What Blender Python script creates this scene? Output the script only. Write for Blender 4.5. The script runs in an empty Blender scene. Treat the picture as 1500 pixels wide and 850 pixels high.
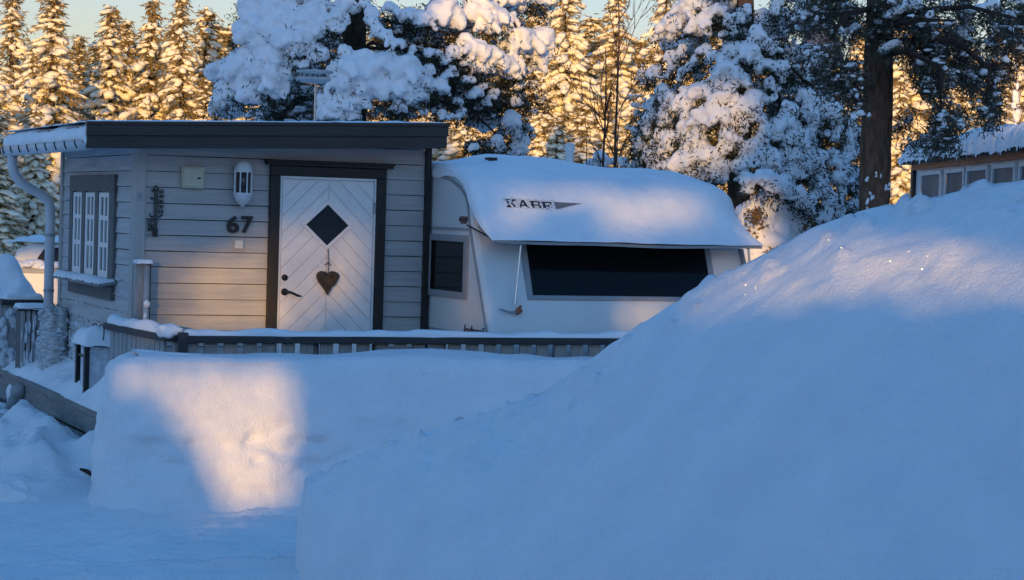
import bpy, bmesh, math, random
import numpy as np
from mathutils import Vector, Matrix

random.seed(7)
RNG = np.random.default_rng(7)
sc = bpy.context.scene
COL = sc.collection

# ------------------------------------------------------------------ camera geometry
FPX, PIT, ROL, YAW, ZC = 3200.0, .035, .030, .40, 2.3
G = .13                                        # level of the packed snow of the road
CF = np.array([0, math.cos(PIT), -math.sin(PIT)])
CU0 = np.array([0, math.sin(PIT), math.cos(PIT)])
CR0 = np.array([1., 0, 0])
CR = math.cos(ROL) * CR0 + math.sin(ROL) * CU0
CU = -math.sin(ROL) * CR0 + math.cos(ROL) * CU0
CAM = np.array([0, 0, ZC])
EX = np.array([math.cos(YAW), math.sin(YAW), 0])
EY = np.array([-math.sin(YAW), math.cos(YAW), 0])
EZ = np.array([0, 0, 1.])
O = np.array([-3.106, 17.95, 0.])               # front left corner of the cabin
MH = np.stack([EX, EY, EZ], 1)                  # cabin frame -> world

def ray(u, v): return CF + (u - 750) / FPX * CR + (425 - v) / FPX * CU
def at(u, v, Y):
    d = ray(u, v); return CAM + d * (Y / d[1])
def W(p): return MH @ np.asarray(p, float) + O   # cabin frame point -> world
def onplane(u, v, p0, n):
    d = ray(u, v); t = ((p0 - CAM) @ n) / (d @ n); return CAM + d * t

# ------------------------------------------------------------------ noise
def _h(ix, iy, iz, s):
    n = (ix * 374761393 + iy * 668265263 + iz * 2147483647 + s * 1274126177) & 0xffffffff
    n = ((n ^ (n >> 13)) * 1274126177) & 0xffffffff
    return ((n ^ (n >> 16)) & 0xffff) / 32767.5 - 1.0
def vnoise(p, seed=0):
    p = np.asarray(p, float)
    i = np.floor(p).astype(np.int64); f = p - i; f = f * f * f * (f * (f * 6 - 15) + 10)
    out = 0
    for dx in (0, 1):
        for dy in (0, 1):
            for dz in (0, 1):
                w = (f[..., 0] if dx else 1 - f[..., 0]) * (f[..., 1] if dy else 1 - f[..., 1]) * (f[..., 2] if dz else 1 - f[..., 2])
                out = out + w * _h(i[..., 0] + dx, i[..., 1] + dy, i[..., 2] + dz, seed)
    return out
def fbm(p, oct=4, seed=0, gain=.5):
    p = np.asarray(p, float); o = 0; a = 1
    for k in range(oct):
        o = o + a * vnoise(p + 17.3 * k, seed + k); p = p * 2.03; a *= gain
    return o

# ------------------------------------------------------------------ materials
def mat(name, col, rough=.7, var=.12, scale=6., bump=0., bscale=40., metal=0., spec=.4, stretch=(1, 1, 1), col2=None, coat=0., sheen=0.):
    m = bpy.data.materials.new(name); m.use_nodes = True
    nt = m.node_tree; N = nt.nodes; L = nt.links
    b = N['Principled BSDF']
    b.inputs['Roughness'].default_value = rough; b.inputs['Metallic'].default_value = metal
    b.inputs['Specular IOR Level'].default_value = spec
    if coat: b.inputs['Coat Weight'].default_value = coat
    tc = N.new('ShaderNodeTexCoord'); mp = N.new('ShaderNodeMapping'); mp.inputs['Scale'].default_value = stretch
    L.new(tc.outputs['Object'], mp.inputs['Vector'])
    nz = N.new('ShaderNodeTexNoise'); nz.inputs['Scale'].default_value = scale; nz.inputs['Detail'].default_value = 6; nz.inputs['Roughness'].default_value = .65
    L.new(mp.outputs['Vector'], nz.inputs['Vector'])
    rp = N.new('ShaderNodeValToRGB'); rp.color_ramp.elements[0].position = .3; rp.color_ramp.elements[1].position = .7
    c2 = col2 or tuple(min(1, c * (1 + var)) for c in col)
    c1 = tuple(c * (1 - var) for c in col) if col2 is None else col
    rp.color_ramp.elements[0].color = (*c1, 1); rp.color_ramp.elements[1].color = (*c2, 1)
    L.new(nz.outputs['Fac'], rp.inputs['Fac']); L.new(rp.outputs['Color'], b.inputs['Base Color'])
    if bump:
        n2 = N.new('ShaderNodeTexNoise'); n2.inputs['Scale'].default_value = bscale; n2.inputs['Detail'].default_value = 5
        L.new(mp.outputs['Vector'], n2.inputs['Vector'])
        bp = N.new('ShaderNodeBump'); bp.inputs['Strength'].default_value = bump; bp.inputs['Distance'].default_value = .02
        L.new(n2.outputs['Fac'], bp.inputs['Height']); L.new(bp.outputs['Normal'], b.inputs['Normal'])
    return m

def snow_mat(name, b1=.25, s1=9., b2=.35, s2=70., d2=.006):
    m = bpy.data.materials.new(name); m.use_nodes = True
    nt = m.node_tree; N = nt.nodes; L = nt.links
    b = N['Principled BSDF']
    b.inputs['Base Color'].default_value = (.88, .90, .93, 1)
    b.inputs['Roughness'].default_value = .72; b.inputs['Specular IOR Level'].default_value = .25
    tc = N.new('ShaderNodeTexCoord')
    h = None
    for s, w, dist in ((s1, b1, .05), (s2, b2, d2)):
        n = N.new('ShaderNodeTexNoise'); n.inputs['Scale'].default_value = s; n.inputs['Detail'].default_value = 5; n.inputs['Roughness'].default_value = .6
        L.new(tc.outputs['Object'], n.inputs['Vector'])
        bp = N.new('ShaderNodeBump'); bp.inputs['Strength'].default_value = w; bp.inputs['Distance'].default_value = dist
        L.new(n.outputs['Fac'], bp.inputs['Height'])
        if h: L.new(h.outputs['Normal'], bp.inputs['Normal'])
        h = bp
    L.new(h.outputs['Normal'], b.inputs['Normal'])
    n = N.new('ShaderNodeTexNoise'); n.inputs['Scale'].default_value = 3.; n.inputs['Detail'].default_value = 4
    L.new(tc.outputs['Object'], n.inputs['Vector'])
    rp = N.new('ShaderNodeValToRGB'); rp.color_ramp.elements[0].position = .3; rp.color_ramp.elements[1].position = .7
    rp.color_ramp.elements[0].color = (.82, .845, .875, 1); rp.color_ramp.elements[1].color = (.90, .915, .935, 1)
    L.new(n.outputs['Fac'], rp.inputs['Fac']); L.new(rp.outputs['Color'], b.inputs['Base Color'])
    return m

M = {}
M['snow'] = snow_mat('snow', .35, 9., .8, 55., .014)
M['snow_soft'] = snow_mat('wind-packed snow', .3, 8., .3, 60., .006)
M['tree_snow'] = snow_mat('snow on branches', .35, 10., .3, 50.)
M['sun_tinted_snow'] = mat('far spruce snow tinted with sunlight', (.85, .79, .64), .8, .08, 5., .3, 20., spec=.15)  # warm low sunlight is mixed into this snow's base colour
M['crystal'] = mat('ice crystal facet', (.9, .9, .9), .22, .01, 5., metal=1.)
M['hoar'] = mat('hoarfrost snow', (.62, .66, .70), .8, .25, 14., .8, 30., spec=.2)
M['siding'] = mat('grey painted boards', (.43, .415, .40), .62, .13, 3., .25, 26., stretch=(.5, 8, 8))
M['siding_side'] = mat('grey frosted boards', (.46, .46, .46), .68, .2, 3., .35, 22., stretch=(8, .5, 8))
M['corner'] = mat('grey corner board', (.42, .40, .38), .65, .12, 4., .2, 30., stretch=(8, 8, .6))
M['dark_trim'] = mat('dark brown black trim', (.022, .019, .017), .55, .3, 5., .3, 30., stretch=(6, 6, 1))
M['fascia'] = mat('dark fascia board', (.03, .029, .03), .5, .25, 3., .2, 20., stretch=(.6, 6, 6))
M['fascia2'] = mat('black roof edge metal', (.012, .012, .014), .35, .25, 3.)
M['white_paint'] = mat('white door paint', (.80, .77, .75), .45, .06, 3., .15, 40., stretch=(3, 3, 3))
M['white_trim'] = mat('white window paint', (.72, .72, .71), .45, .05, 4.)
M['grey_trim'] = mat('weathered grey trim', (.12, .12, .12), .7, .3, 6., .4, 30., stretch=(10, 2, 10))
M['grey_trim_v'] = mat('weathered grey mullion', (.13, .13, .13), .7, .25, 6., .4, 30., stretch=(10, 10, 1))
M['weather_wood'] = mat('weathered silver wood', (.24, .24, .235), .8, .3, 4., .5, 24., stretch=(6, .8, 6))
M['picket'] = mat('grey white picket paint', (.36, .36, .355), .75, .25, 5., .4, 30., stretch=(8, 8, 1.2))
M['rail'] = mat('dark rail board', (.05, .05, .052), .7, .35, 4., .4, 30., stretch=(1, 6, 6))
M['glass'] = mat('dark window glass', (.016, .028, .045), .25, .2, 2., spec=.08)
M['acrylic'] = mat('dark acrylic window', (.006, .006, .007), .12, .2, 1.2, spec=.25)
M['glass_side'] = mat('reflecting window glass', (.05, .055, .06), .04, .2, 2., spec=.8)
M['caravan'] = mat('white caravan sheet', (.68, .69, .68), .42, .06, 2., .15, 60.)
M['caravan_trim'] = mat('grey caravan trim', (.30, .31, .32), .45, .1, 4.)
M['rubber'] = mat('black rubber', (.015, .015, .015), .6, .2, 8.)
M['metal'] = mat('bright aluminium', (.62, .63, .65), .28, .06, 8., metal=.85)
M['grey_metal'] = mat('galvanised steel', (.34, .36, .38), .45, .12, 6., metal=.3)
M['gutter'] = mat('white gutter steel', (.58, .60, .62), .45, .08, 4.)
M['black'] = mat('black plastic', (.012, .012, .013), .45, .2, 9.)
M['iron'] = mat('black iron', (.014, .014, .016), .5, .3, 20., .3, 60.)
M['cream'] = mat('yellowed plastic', (.52, .50, .38), .5, .06, 3.)
M['bell'] = mat('ivory plastic', (.72, .68, .58), .5, .03, 3.)
M['lamp_white'] = mat('white lamp enamel', (.66, .67, .68), .35, .05, 6.)
M['lamp_glass'] = mat('smoked lamp glass', (.05, .045, .04), .15, .5, 14., spec=.6)
M['wicker'] = mat('brown wicker', (.075, .06, .05), .8, .5, 45., .9, 60.)
M['ribbon'] = mat('brown cord', (.14, .11, .09), .8, .2, 30.)
M['orange'] = mat('orange brown clamp', (.36, .12, .06), .6, .3, 20.)
M['badge'] = mat('dark red emblem', (.10, .045, .045), .5, .3, 60.)
M['navy'] = mat('navy lettering', (.022, .02, .05), .5, .2, 20.)
M['decal_grey'] = mat('grey decal', (.16, .17, .19), .5, .1, 20.)
M['bark'] = mat('pine bark', (.15, .088, .060), .9, .55, 7., 1., 14., stretch=(3.5, 3.5, 1), spec=.1)
M['bark_dark'] = mat('spruce bark', (.045, .032, .026), .9, .5, 9., .9, 20., stretch=(2, 2, 1), spec=.1)
M['twig'] = mat('brown twig', (.075, .05, .04), .85, .3, 9., spec=.15)
M['needle'] = mat('dark spruce needles', (.034, .038, .022), .75, .5, 5., spec=.2)
M['needle_pine'] = mat('pine needles', (.078, .076, .058), .75, .55, 4., spec=.2)
M['sun_tinted_needle'] = mat('far spruce needles tinted with sunlight', (.24, .18, .08), .8, .35, 2.5, spec=.1)  # needles lightened to gold, sunlight worked into their colour
M['needle_blind'] = mat('spruce needles off frame', (.02, .026, .016), .9, .4, 2., spec=.05)
M['brown_leaf'] = mat('withered twigs', (.15, .095, .035), .85, .4, 9.)
M['straw'] = mat('frozen straw', (.36, .26, .11), .85, .3, 12.)
M['hose'] = mat('frosted grey tube', (.35, .37, .38), .6, .25, 8., .4, 30.)
M['pot'] = mat('brown pot', (.07, .04, .03), .7, .3, 8.)
M['annex_white'] = mat('white annex panel', (.70, .70, .69), .5, .08, 3.)
M['annex_roof'] = mat('dark corrugated roof', (.04, .042, .045), .55, .25, 5.)
M['annex_orange'] = mat('orange brown board', (.55, .17, .06), .65, .3, 5., .3, 20., stretch=(6, 1, 6))
M['annex_glass'] = mat('annex window glass', (.14, .145, .155), .5, .45, 1.6, spec=.08)
M['car_white'] = mat('white car paint', (.68, .68, .67), .3, .03, 2., coat=.4)
M['tail'] = mat('red tail lamp plastic', (.45, .015, .012), .3, .1, 5.)
M['antenna'] = mat('grey white antenna plastic', (.42, .44, .45), .5, .08, 6.)
M['burlap'] = mat('frosted rough matting', (.52, .53, .53), .9, .45, 16., 1., 18., stretch=(1, 1, 3), spec=.1)
M['hill'] = mat('far wooded hill', (.12, .15, .20), .95, .15, .01, spec=0)

# ------------------------------------------------------------------ mesh builder
def rot_to(d):
    d = np.asarray(d, float); d = d / (np.linalg.norm(d) + 1e-12)
    up = np.array([0, 0, 1.]) if abs(d[2]) < .95 else np.array([1., 0, 0])
    x = np.cross(up, d); x /= np.linalg.norm(x); y = np.cross(d, x)
    return x, y, d

_ICO = {}
def ico(sub):
    if sub not in _ICO:
        bm = bmesh.new(); bmesh.ops.create_icosphere(bm, subdivisions=sub, radius=1)
        _ICO[sub] = (np.array([v.co[:] for v in bm.verts]), np.array([[v.index for v in f.verts] for f in bm.faces])); bm.free()
    return _ICO[sub]

class MB:
    def __init__(s): s.v = []; s.f = []; s.n = 0
    def add(s, v, f):
        v = np.asarray(v, float); s.v.append(v)
        for q in f: s.f.append(tuple(int(i) + s.n for i in q))
        s.n += len(v); return s
    def box(s, x0, x1, y0, y1, z0, z1):
        v = [(x, y, z) for z in (z0, z1) for y in (y0, y1) for x in (x0, x1)]
        return s.add(v, [(0, 2, 3, 1), (4, 5, 7, 6), (0, 1, 5, 4), (2, 6, 7, 3), (0, 4, 6, 2), (1, 3, 7, 5)])
    def hexa(s, q0, q1):                       # two matching quads -> solid
        return s.add(list(q0) + list(q1), [(3, 2, 1, 0), (4, 5, 6, 7), (0, 1, 5, 4), (1, 2, 6, 5), (2, 3, 7, 6), (3, 0, 4, 7)])
    def tube(s, pts, rad, n=8, cap=True):
        pts = [np.asarray(p, float) for p in pts]
        if np.isscalar(rad): rad = [rad] * len(pts)
        vs = []; m = len(pts); px = None
        for i, p in enumerate(pts):
            d = pts[min(i + 1, m - 1)] - pts[max(i - 1, 0)]
            x, y, d = rot_to(d)
            if px is not None:
                x = px - d * (px @ d); x /= (np.linalg.norm(x) + 1e-9); y = np.cross(d, x)
            px = x
            for k in range(n):
                a = 2 * math.pi * k / n; vs.append(p + rad[i] * (math.cos(a) * x + math.sin(a) * y))
        f = [(i * n + k, i * n + (k + 1) % n, (i + 1) * n + (k + 1) % n, (i + 1) * n + k) for i in range(m - 1) for k in range(n)]
        if cap: f += [tuple(range(n - 1, -1, -1)), tuple((m - 1) * n + k for k in range(n))]
        return s.add(vs, f)
    def blob(s, c, r, sub=2, R=None, jit=0., seed=0):
        v, f = ico(sub); v = v.copy()
        if jit: v = v * (1 + jit * vnoise(v * 1.7 + seed * 7.31)[:, None])
        v = v * np.asarray(r, float) if not np.isscalar(r) else v * r
        if R is not None: v = v @ np.asarray(R).T
        return s.add(v + np.asarray(c, float), f)
    def lathe(s, c, prof, n=24):
        vs = []
        for r, z in prof:
            for k in range(n):
                a = 2 * math.pi * k / n; vs.append((c[0] + r * math.cos(a), c[1] + r * math.sin(a), c[2] + z))
        m = len(prof)
        f = [(i * n + k, i * n + (k + 1) % n, (i + 1) * n + (k + 1) % n, (i + 1) * n + k) for i in range(m - 1) for k in range(n)]
        f += [tuple(range(n - 1, -1, -1)), tuple((m - 1) * n + k for k in range(n))]
        return s.add(vs, f)
    def grid(s, P, flip=False):
        P = np.asarray(P); a, b = P.shape[:2]
        idx = np.arange(a * b).reshape(a, b)
        q = np.stack([idx[:-1, :-1], idx[1:, :-1], idx[1:, 1:], idx[:-1, 1:]], -1).reshape(-1, 4)
        if flip: q = q[:, ::-1]
        return s.add(P.reshape(-1, 3), q)
    def prism(s, poly, to3, d0, d1):           # convex/any planar polygon extruded; to3(a,b,d)->point
        n = len(poly)
        v = [to3(a, b, d0) for a, b in poly] + [to3(a, b, d1) for a, b in poly]
        f = [tuple(range(n - 1, -1, -1)), tuple(range(n, 2 * n))] + [(i, (i + 1) % n, n + (i + 1) % n, n + i) for i in range(n)]
        return s.add(v, f)
    def mesh(s, name, base=None):
        v = np.concatenate(s.v) if s.v else np.zeros((0, 3))
        if base is not None: v = v - np.asarray(base)
        me = bpy.data.meshes.new(name); me.from_pydata(v.tolist(), [], s.f); me.update()
        return me

BASE = {}
def props(o, label=None, cat=None, group=None, kind=None):
    if label: o['label'] = label
    if cat: o['category'] = cat
    if group: o['group'] = group
    if kind: o['kind'] = kind
    return o
def thing(name, label, cat, base, group=None, local=True):
    """an Empty at the base of a thing; base in the cabin frame (local) or in the world"""
    o = bpy.data.objects.new(name, None); o.empty_display_size = .2; COL.objects.link(o)
    o.location = W(base) if local else base
    o.rotation_euler = (0, 0, YAW if local else 0)
    BASE[o.name] = np.asarray(base, float)
    return props(o, label, cat, group)
def part(name, mb, m, parent, smooth=False, bevel=0., label=None, recalc=True):
    base = BASE[parent.name]
    me = mb.mesh(name, base) if isinstance(mb, MB) else mb
    o = bpy.data.objects.new(name, me); COL.objects.link(o)
    o.data.materials.append(M[m] if isinstance(m, str) else m)
    o.parent = parent; BASE[o.name] = base
    fin(o, smooth, bevel, recalc)
    if label: o['label'] = label
    return o
def fin(o, smooth, bevel, recalc=True):
    if recalc:
        bm = bmesh.new(); bm.from_mesh(o.data); bmesh.ops.recalc_face_normals(bm, faces=bm.faces); bm.to_mesh(o.data); bm.free()
    if smooth: o.data.polygons.foreach_set('use_smooth', [True] * len(o.data.polygons))
    if bevel:
        b = o.modifiers.new('edge', 'BEVEL'); b.width = bevel; b.segments = 2; b.limit_method = 'ANGLE'; b.angle_limit = .6
def solo(name, mb, m, label, cat, base, local=True, smooth=False, bevel=0., group=None, kind=None, recalc=True):
    me = mb.mesh(name, base) if isinstance(mb, MB) else mb
    o = bpy.data.objects.new(name, me); COL.objects.link(o)
    o.data.materials.append(M[m])
    o.location = W(base) if local else base; o.rotation_euler = (0, 0, YAW if local else 0)
    BASE[o.name] = np.asarray(base, float)
    fin(o, smooth, bevel, recalc)
    return props(o, label, cat, group, kind)

def remesh(mb, voxel, smooth_it=2, amp=.0, nscale=8., base=None, fine=0.):
    """fuse overlapping lumps into one snow surface"""
    me = mb.mesh('tmp', base)
    o = bpy.data.objects.new('tmp', me); COL.objects.link(o)
    r = o.modifiers.new('r', 'REMESH'); r.mode = 'VOXEL'; r.voxel_size = voxel
    if smooth_it:
        q = o.modifiers.new('s', 'SMOOTH'); q.factor = .5; q.iterations = smooth_it
    dg = bpy.context.evaluated_depsgraph_get()
    out = bpy.data.meshes.new_from_object(o.evaluated_get(dg))
    bpy.data.objects.remove(o); bpy.data.meshes.remove(me)
    n = len(out.vertices)
    if n and (amp or fine):
        co = np.empty(n * 3); out.vertices.foreach_get('co', co); co = co.reshape(-1, 3)
        no = np.empty(n * 3); out.vertex_normals.foreach_get('vector', no); no = no.reshape(-1, 3)
        d = amp * fbm(co * nscale, 3, 3)
        if fine: d = d + fine * (1.6 * np.abs(vnoise(co * 8.5 + 1.3 * vnoise(co * 3.)[:, None], 5)) + .8 * np.abs(vnoise(co * 19, 6)) - .55)
        co = co + no * d[:, None]
        out.vertices.foreach_set('co', co.ravel()); out.update()
    out.polygons.foreach_set('use_smooth', [True] * len(out.polygons))
    return out

def snow_slab(mb, path, widths, h, seed=0, seg=.05, droop=.0, wob=.3):
    """a soft strip of snow lying on an edge: path (N,3) in frame coords, lateral vector, height"""
    pass

def text_mesh(txt, size, extrude=.002, offset=0., shear=0.):
    cu = bpy.data.curves.new('t', 'FONT'); cu.body = txt; cu.size = size; cu.extrude = extrude; cu.offset = offset; cu.shear = shear
    o = bpy.data.objects.new('t', cu); COL.objects.link(o)
    dg = bpy.context.evaluated_depsgraph_get()
    me = bpy.data.meshes.new_from_object(o.evaluated_get(dg))
    bpy.data.objects.remove(o); bpy.data.curves.remove(cu)
    v = np.array([x.co[:] for x in me.vertices]); f = [tuple(p.vertices) for p in me.polygons]
    bpy.data.meshes.remove(me)
    return v, f
def text_on(mb, txt, size, x0, x1, z0, z1, y, extrude=.003, offset=0., shear=0.):
    """lettering fitted in the box x0..x1, z0..z1 facing -y"""
    v, f = text_mesh(txt, size, extrude, offset, shear)
    lo, hi = v.min(0), v.max(0)
    a = (v - lo) / np.maximum(hi - lo, 1e-9)
    p = np.stack([x0 + a[:, 0] * (x1 - x0), y - v[:, 2], z0 + a[:, 1] * (z1 - z0)], 1)
    mb.add(p, f)

def clip(poly, a, b, c):                       # keep a*x+b*y<=c
    out = []
    n = len(poly)
    for i in range(n):
        p, q = poly[i], poly[(i + 1) % n]
        dp, dq = a * p[0] + b * p[1] - c, a * q[0] + b * q[1] - c
        if dp <= 0: out.append(p)
        if (dp < 0 < dq) or (dq < 0 < dp):
            t = dp / (dp - dq); out.append((p[0] + t * (q[0] - p[0]), p[1] + t * (q[1] - p[1])))
    return out

def soft_cap(x0, x1, y0, y1, z, h, seed=0, step=.03, over=.012, edge=.05):
    """pillow of snow on a flat top"""
    nx = max(6, int((x1 - x0) / step)); ny = max(6, int((y1 - y0) / step))
    nx = min(nx, 260)
    X = np.linspace(x0 - over, x1 + over, nx); Y = np.linspace(y0 - over, y1 + over, ny)
    XX, YY = np.meshgrid(X, Y, indexing='ij')
    e = np.minimum(np.minimum(XX - X[0], X[-1] - XX), np.minimum(YY - Y[0], Y[-1] - YY))
    t = np.clip(e / edge, 0, 1); prof = np.sqrt(1 - (1 - t) ** 2)
    P = np.stack([XX, YY, 0 * XX + seed], -1)
    ZZ = z + h * prof * (1 + .28 * fbm(P * 6, 3, seed)) - .004 + .0
    ZZ = np.where(e <= 1e-9, z - .012 + .010 * vnoise(P * 25), ZZ)
    mb = MB(); mb.grid(np.stack([XX, YY, ZZ], -1))
    return mb
SUN_E, SUN_C, SKY_S, EXPO = 2.9, (1.0, .55, .14), .12, 0.74; SKY_LOW, SKY_TOP = (.92, .82, 1.02), (.83, 1.49, 2.24)

# ------------------------------------------------------------------ ground
def axis(dense0, dense1, step, far0, far1, grow=1.12):
    a = list(np.arange(dense0, dense1, step)); s = step; x = a[-1]
    while x < far1: s *= grow; x += s; a.append(x)
    b = []; s = step; x = a[0]
    while x > far0: s *= grow; x -= s; b.append(x)
    return np.array(b[::-1] + a)
def to_local(X, Y):
    dx, dy = X - O[0], Y - O[1]
    return dx * EX[0] + dy * EX[1], dx * EY[0] + dy * EY[1]
def ground_z(X, Y):
    P = np.stack([X, Y, 0 * X], -1)
    x, y = to_local(X, Y)
    near = np.exp(-((X / 40) ** 2 + ((Y - 15) / 45) ** 2))
    z = G + near * (.018 * fbm(P * 1.1, 3, 1) + .006 * fbm(P * 6, 2, 2))
    # cleared road: streaks and tyre tracks run past the bank
    road = 1 / (1 + np.exp(np.clip((y + 2.45 + .15 * vnoise(P * .8, 3)) * 12, -50, 50)))
    r = -y - 2.55
    Pr = np.stack([x * .35, y * 9, 0 * x], -1)
    wob = .05 * np.sin(x * .7) + .02 * vnoise(np.stack([x * 1.3, 0 * x, 0 * x], -1), 3)
    z = z + road * near * (.026 * fbm(Pr, 3, 4) + .016 * fbm(np.stack([x * .3, y * 17 + x * 1.2, 0 * x], -1), 2, 15) + .03 * np.clip(fbm(P * np.array([4.5, 4.5, 1]), 3, 9) - .22, 0, 1) + .009 * fbm(P * 11, 2, 10))
    for c, w, dp in ((.55, .05, .03), (.95, .06, .065), (1.2, .05, .055), (1.75, .045, .04), (2.25, .06, .07), (2.5, .05, .06), (2.9, .05, .05)):
        g = np.exp(-((r - c - wob) / w) ** 2); g2 = np.exp(-((r - c - wob - 1.8 * w) / w) ** 2)
        z = z - near * road * g * (dp + .010 * np.sin(x * 52)) + near * road * g2 * dp * .5
    z = z + road * near * .02 * np.exp(-((r - 1.4) / .12) ** 2)
    # thrown-up lumps along the deck skirt
    lump = np.exp(-((x + .85) / .40) ** 2) * (1 / (1 + np.exp(np.clip(-(y + 1.35) * 6, -50, 50))))
    P2 = np.stack([x * 3.2, y * 3.2, 0 * x], -1)
    z = z + lump * (.25 + .10 * np.clip(fbm(P2, 4, 6), -1, 1.2))
    z = z + .16 * np.exp(-((x + 1.9) / .8) ** 2 - ((y - 2.6) / 1.4) ** 2)
    heapz = np.exp(-((x + 1.0) / .75) ** 2) * np.clip((y + 1.1) / .4, 0, 1) * np.clip((6 - y) / 2, 0, 1)
    z = z + heapz * (.05 * fbm(P * np.array([4.2, 4.2, 1]), 4, 13, .6) + .06 * np.abs(vnoise(P * 7, 14)))
    z = z + .15 * np.exp(-((x + .62) / .26) ** 2) * np.clip((y + .75) / .3, 0, 1) * np.clip((1.9 - y) / .8, 0, 1) * (1 + .35 * fbm(P2 * 1.6, 3, 12)) + .30 * np.exp(-((x + .46) / .17) ** 2 - ((y + .95) / .34) ** 2)
    far = np.clip((Y - 24) / 12, 0, 1)
    z = z + far * .25 * (1 + fbm(P * .15, 3, 8))
    return z
gx = axis(-6.5, 3.0, .045, -2600, 2600); gy = np.r_[axis(10.5, 16.6, .022, -400, 16.6)[:-1], axis(16.62, 24, .05, 16.62, 4000)]; gy = np.unique(np.round(gy, 5)); gy = gy[(gy < 16.61) | (gy > 16.615)]
XX, YY = np.meshgrid(gx, gy, indexing='ij')
gm = MB(); gm.grid(np.stack([XX, YY, ground_z(XX, YY)], -1), flip=True)
solo('ground', gm, 'snow', None, None, (0, 0, 0), local=False, smooth=True, kind='structure', recalc=False)

# distant hills
hm = MB(); az = np.radians(np.linspace(-40, 40, 161)); rows = []
peak = math.atan2(at(1200, 50, 1)[0], 1)
for k, (dist, fac) in enumerate(((1300, 0), (1500, .75), (1700, 1.), (2100, .7), (2500, 0))):
    r = []
    for a in az:
        e = 62 + 14 * float(vnoise(np.array([a * 14, k * .4, 0]))) + 88 * math.exp(-((a - peak) / .012) ** 2) + 34 * math.exp(-((a - peak - .03) / .05) ** 2)
        r.append((dist * math.sin(a), dist * math.cos(a), fac * e - (2 if fac == 0 else 0)))
    rows.append(r)
hm.grid(rows)
solo('hills', hm, 'hill', None, None, (0, 0, 0), local=False, smooth=True, kind='structure')

# ------------------------------------------------------------------ foreground mound of ploughed snow
cp = [(432, 846, 13.06, 0), (434, 800, 13.03, .5), (438, 742, 12.97, .8), (447, 709, 12.9, 1), (500, 680, 12.75, 1), (560, 651, 12.6, 1), (640, 622, 12.45, 1), (700, 601, 12.3, 1), (780, 579, 12.15, 1), (850, 536, 12.0, 1), (905, 497, 11.9, 1),
      (950, 468, 11.8, 1), (1000, 441, 11.7, 1), (1100, 387, 11.5, 1), (1180, 342, 11.35, 1), (1240, 318, 11.2, 1), (1300, 304, 11.1, 1), (1350, 295, 11, 1), (1400, 281, 10.9, 1), (1450, 268, 10.8, 1), (1500, 259, 10.7, 1),
      (1650, 238, 10.4, 1), (1850, 235, 10.0, 1), (2050, 262, 9.6, 1), (2250, 330, 9.2, 1), (2500, 480, 8.8, 1), (2700, 700, 8.5, 1)]
cpts = np.array([at(u, v, Y) for u, v, Y, _ in cp])
sseg = np.r_[0, np.cumsum(np.linalg.norm(np.diff(cpts, axis=0), axis=1))]
s = np.r_[np.linspace(0, sseg[3], 26)[:-1], np.arange(sseg[3], sseg[-1], .032)]
crest = np.stack([np.interp(s, sseg, cpts[:, k]) for k in range(3)], 1)
for _ in range(14):
    crest[28:-1] = .25 * crest[27:-2] + .5 * crest[28:-1] + .25 * crest[29:]
ns = len(s); t1 = np.linspace(0, 1, 130); tb = np.linspace(0, 1, 40)[1:]
P = np.zeros((ns, len(tb) + len(t1), 3))
H = crest[:, 2] - G
endf = np.clip(s / sseg[3], 0, 1)
for i in range(ns):
    h = H[i]
    q = np.clip((s[i] - sseg[3]) / 1.6, 0, 1)
    Lf = (.30 + 1.25 * h) * (.55 + .45 * q) + .25
    dirf = np.array([-.10 * q + .16 * (1 - q), -1.]); dirf /= np.linalg.norm(dirf)
    dirb = np.array([.12, 1.]); dirb /= np.linalg.norm(dirb)
    # front: rounded crest, long even slope, small toe
    f = t1
    zf = (1 - f) * (1 + .18 * np.sin(np.pi * f))
    steep = 1 - f ** (3.0)
    zz = (1 - q) * steep + q * zf
    P[i, len(tb):, :2] = crest[i, :2] + np.outer(f * Lf, dirf); P[i, len(tb):, 2] = G - .05 + (h + .05) * zz
    Lb = .5 + 1.0 * h
    zb = (1 - tb) ** 1.25
    P[i, :len(tb), :2] = crest[i, :2] + np.outer(tb[::-1] * Lb, dirb); P[i, :len(tb), 2] = G - .05 + (h + .05) * zb[::-1]
# surface texture: soft lumps, run-down ridges, clods on the crest
wgt = np.clip(H / .5, 0, 1)[:, None]
idx = np.concatenate([-tb[::-1], t1])[None, :] * np.ones((ns, 1))
Ss = s[:, None] * np.ones_like(idx)
arc = np.where(idx > 0, idx * (.3 + 1.25 * H[:, None]), idx * H[:, None])
slant = Ss + .62 * arc
rid = fbm(np.stack([Ss * .75 + .5 * arc, arc * 6.0 + .35 * Ss, 0 * arc], -1), 3, 21)
rid2 = fbm(np.stack([(Ss - .1 * arc) * 2.3, arc * .5, 3 + 0 * arc], -1), 3, 22)
rid3 = fbm(np.stack([Ss * 1.3 + .8 * arc, arc * 13. + 1.2 * Ss, 0 * arc], -1), 2, 28)
low = fbm(P * 1.0, 3, 23); mid = fbm(P * 4.2, 3, 24); fine = fbm(P * 13, 3, 25)
upper = np.exp(-(np.clip(arc, 0, 9) / .9) ** 2)
leftz = np.exp(-((Ss - 2.0) / 1.8) ** 2)
D = wgt * (.028 * low + .010 * mid + .007 * fine + .017 * rid * (.30 + .9 * upper + .4 * leftz) + .006 * rid3 * (.4 * upper + leftz) + .014 * rid2 * (arc > 0))
clod = np.clip(fbm(P * 7.5, 2, 27) - .42, 0, 1) * np.exp(-(arc / .5) ** 2) * .09
scoop = -.03 * np.clip(fbm(np.stack([Ss * 3.2, arc * 1.1, 0 * arc], -1), 2, 29) - .2, 0, 1) * (arc > .25)
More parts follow.
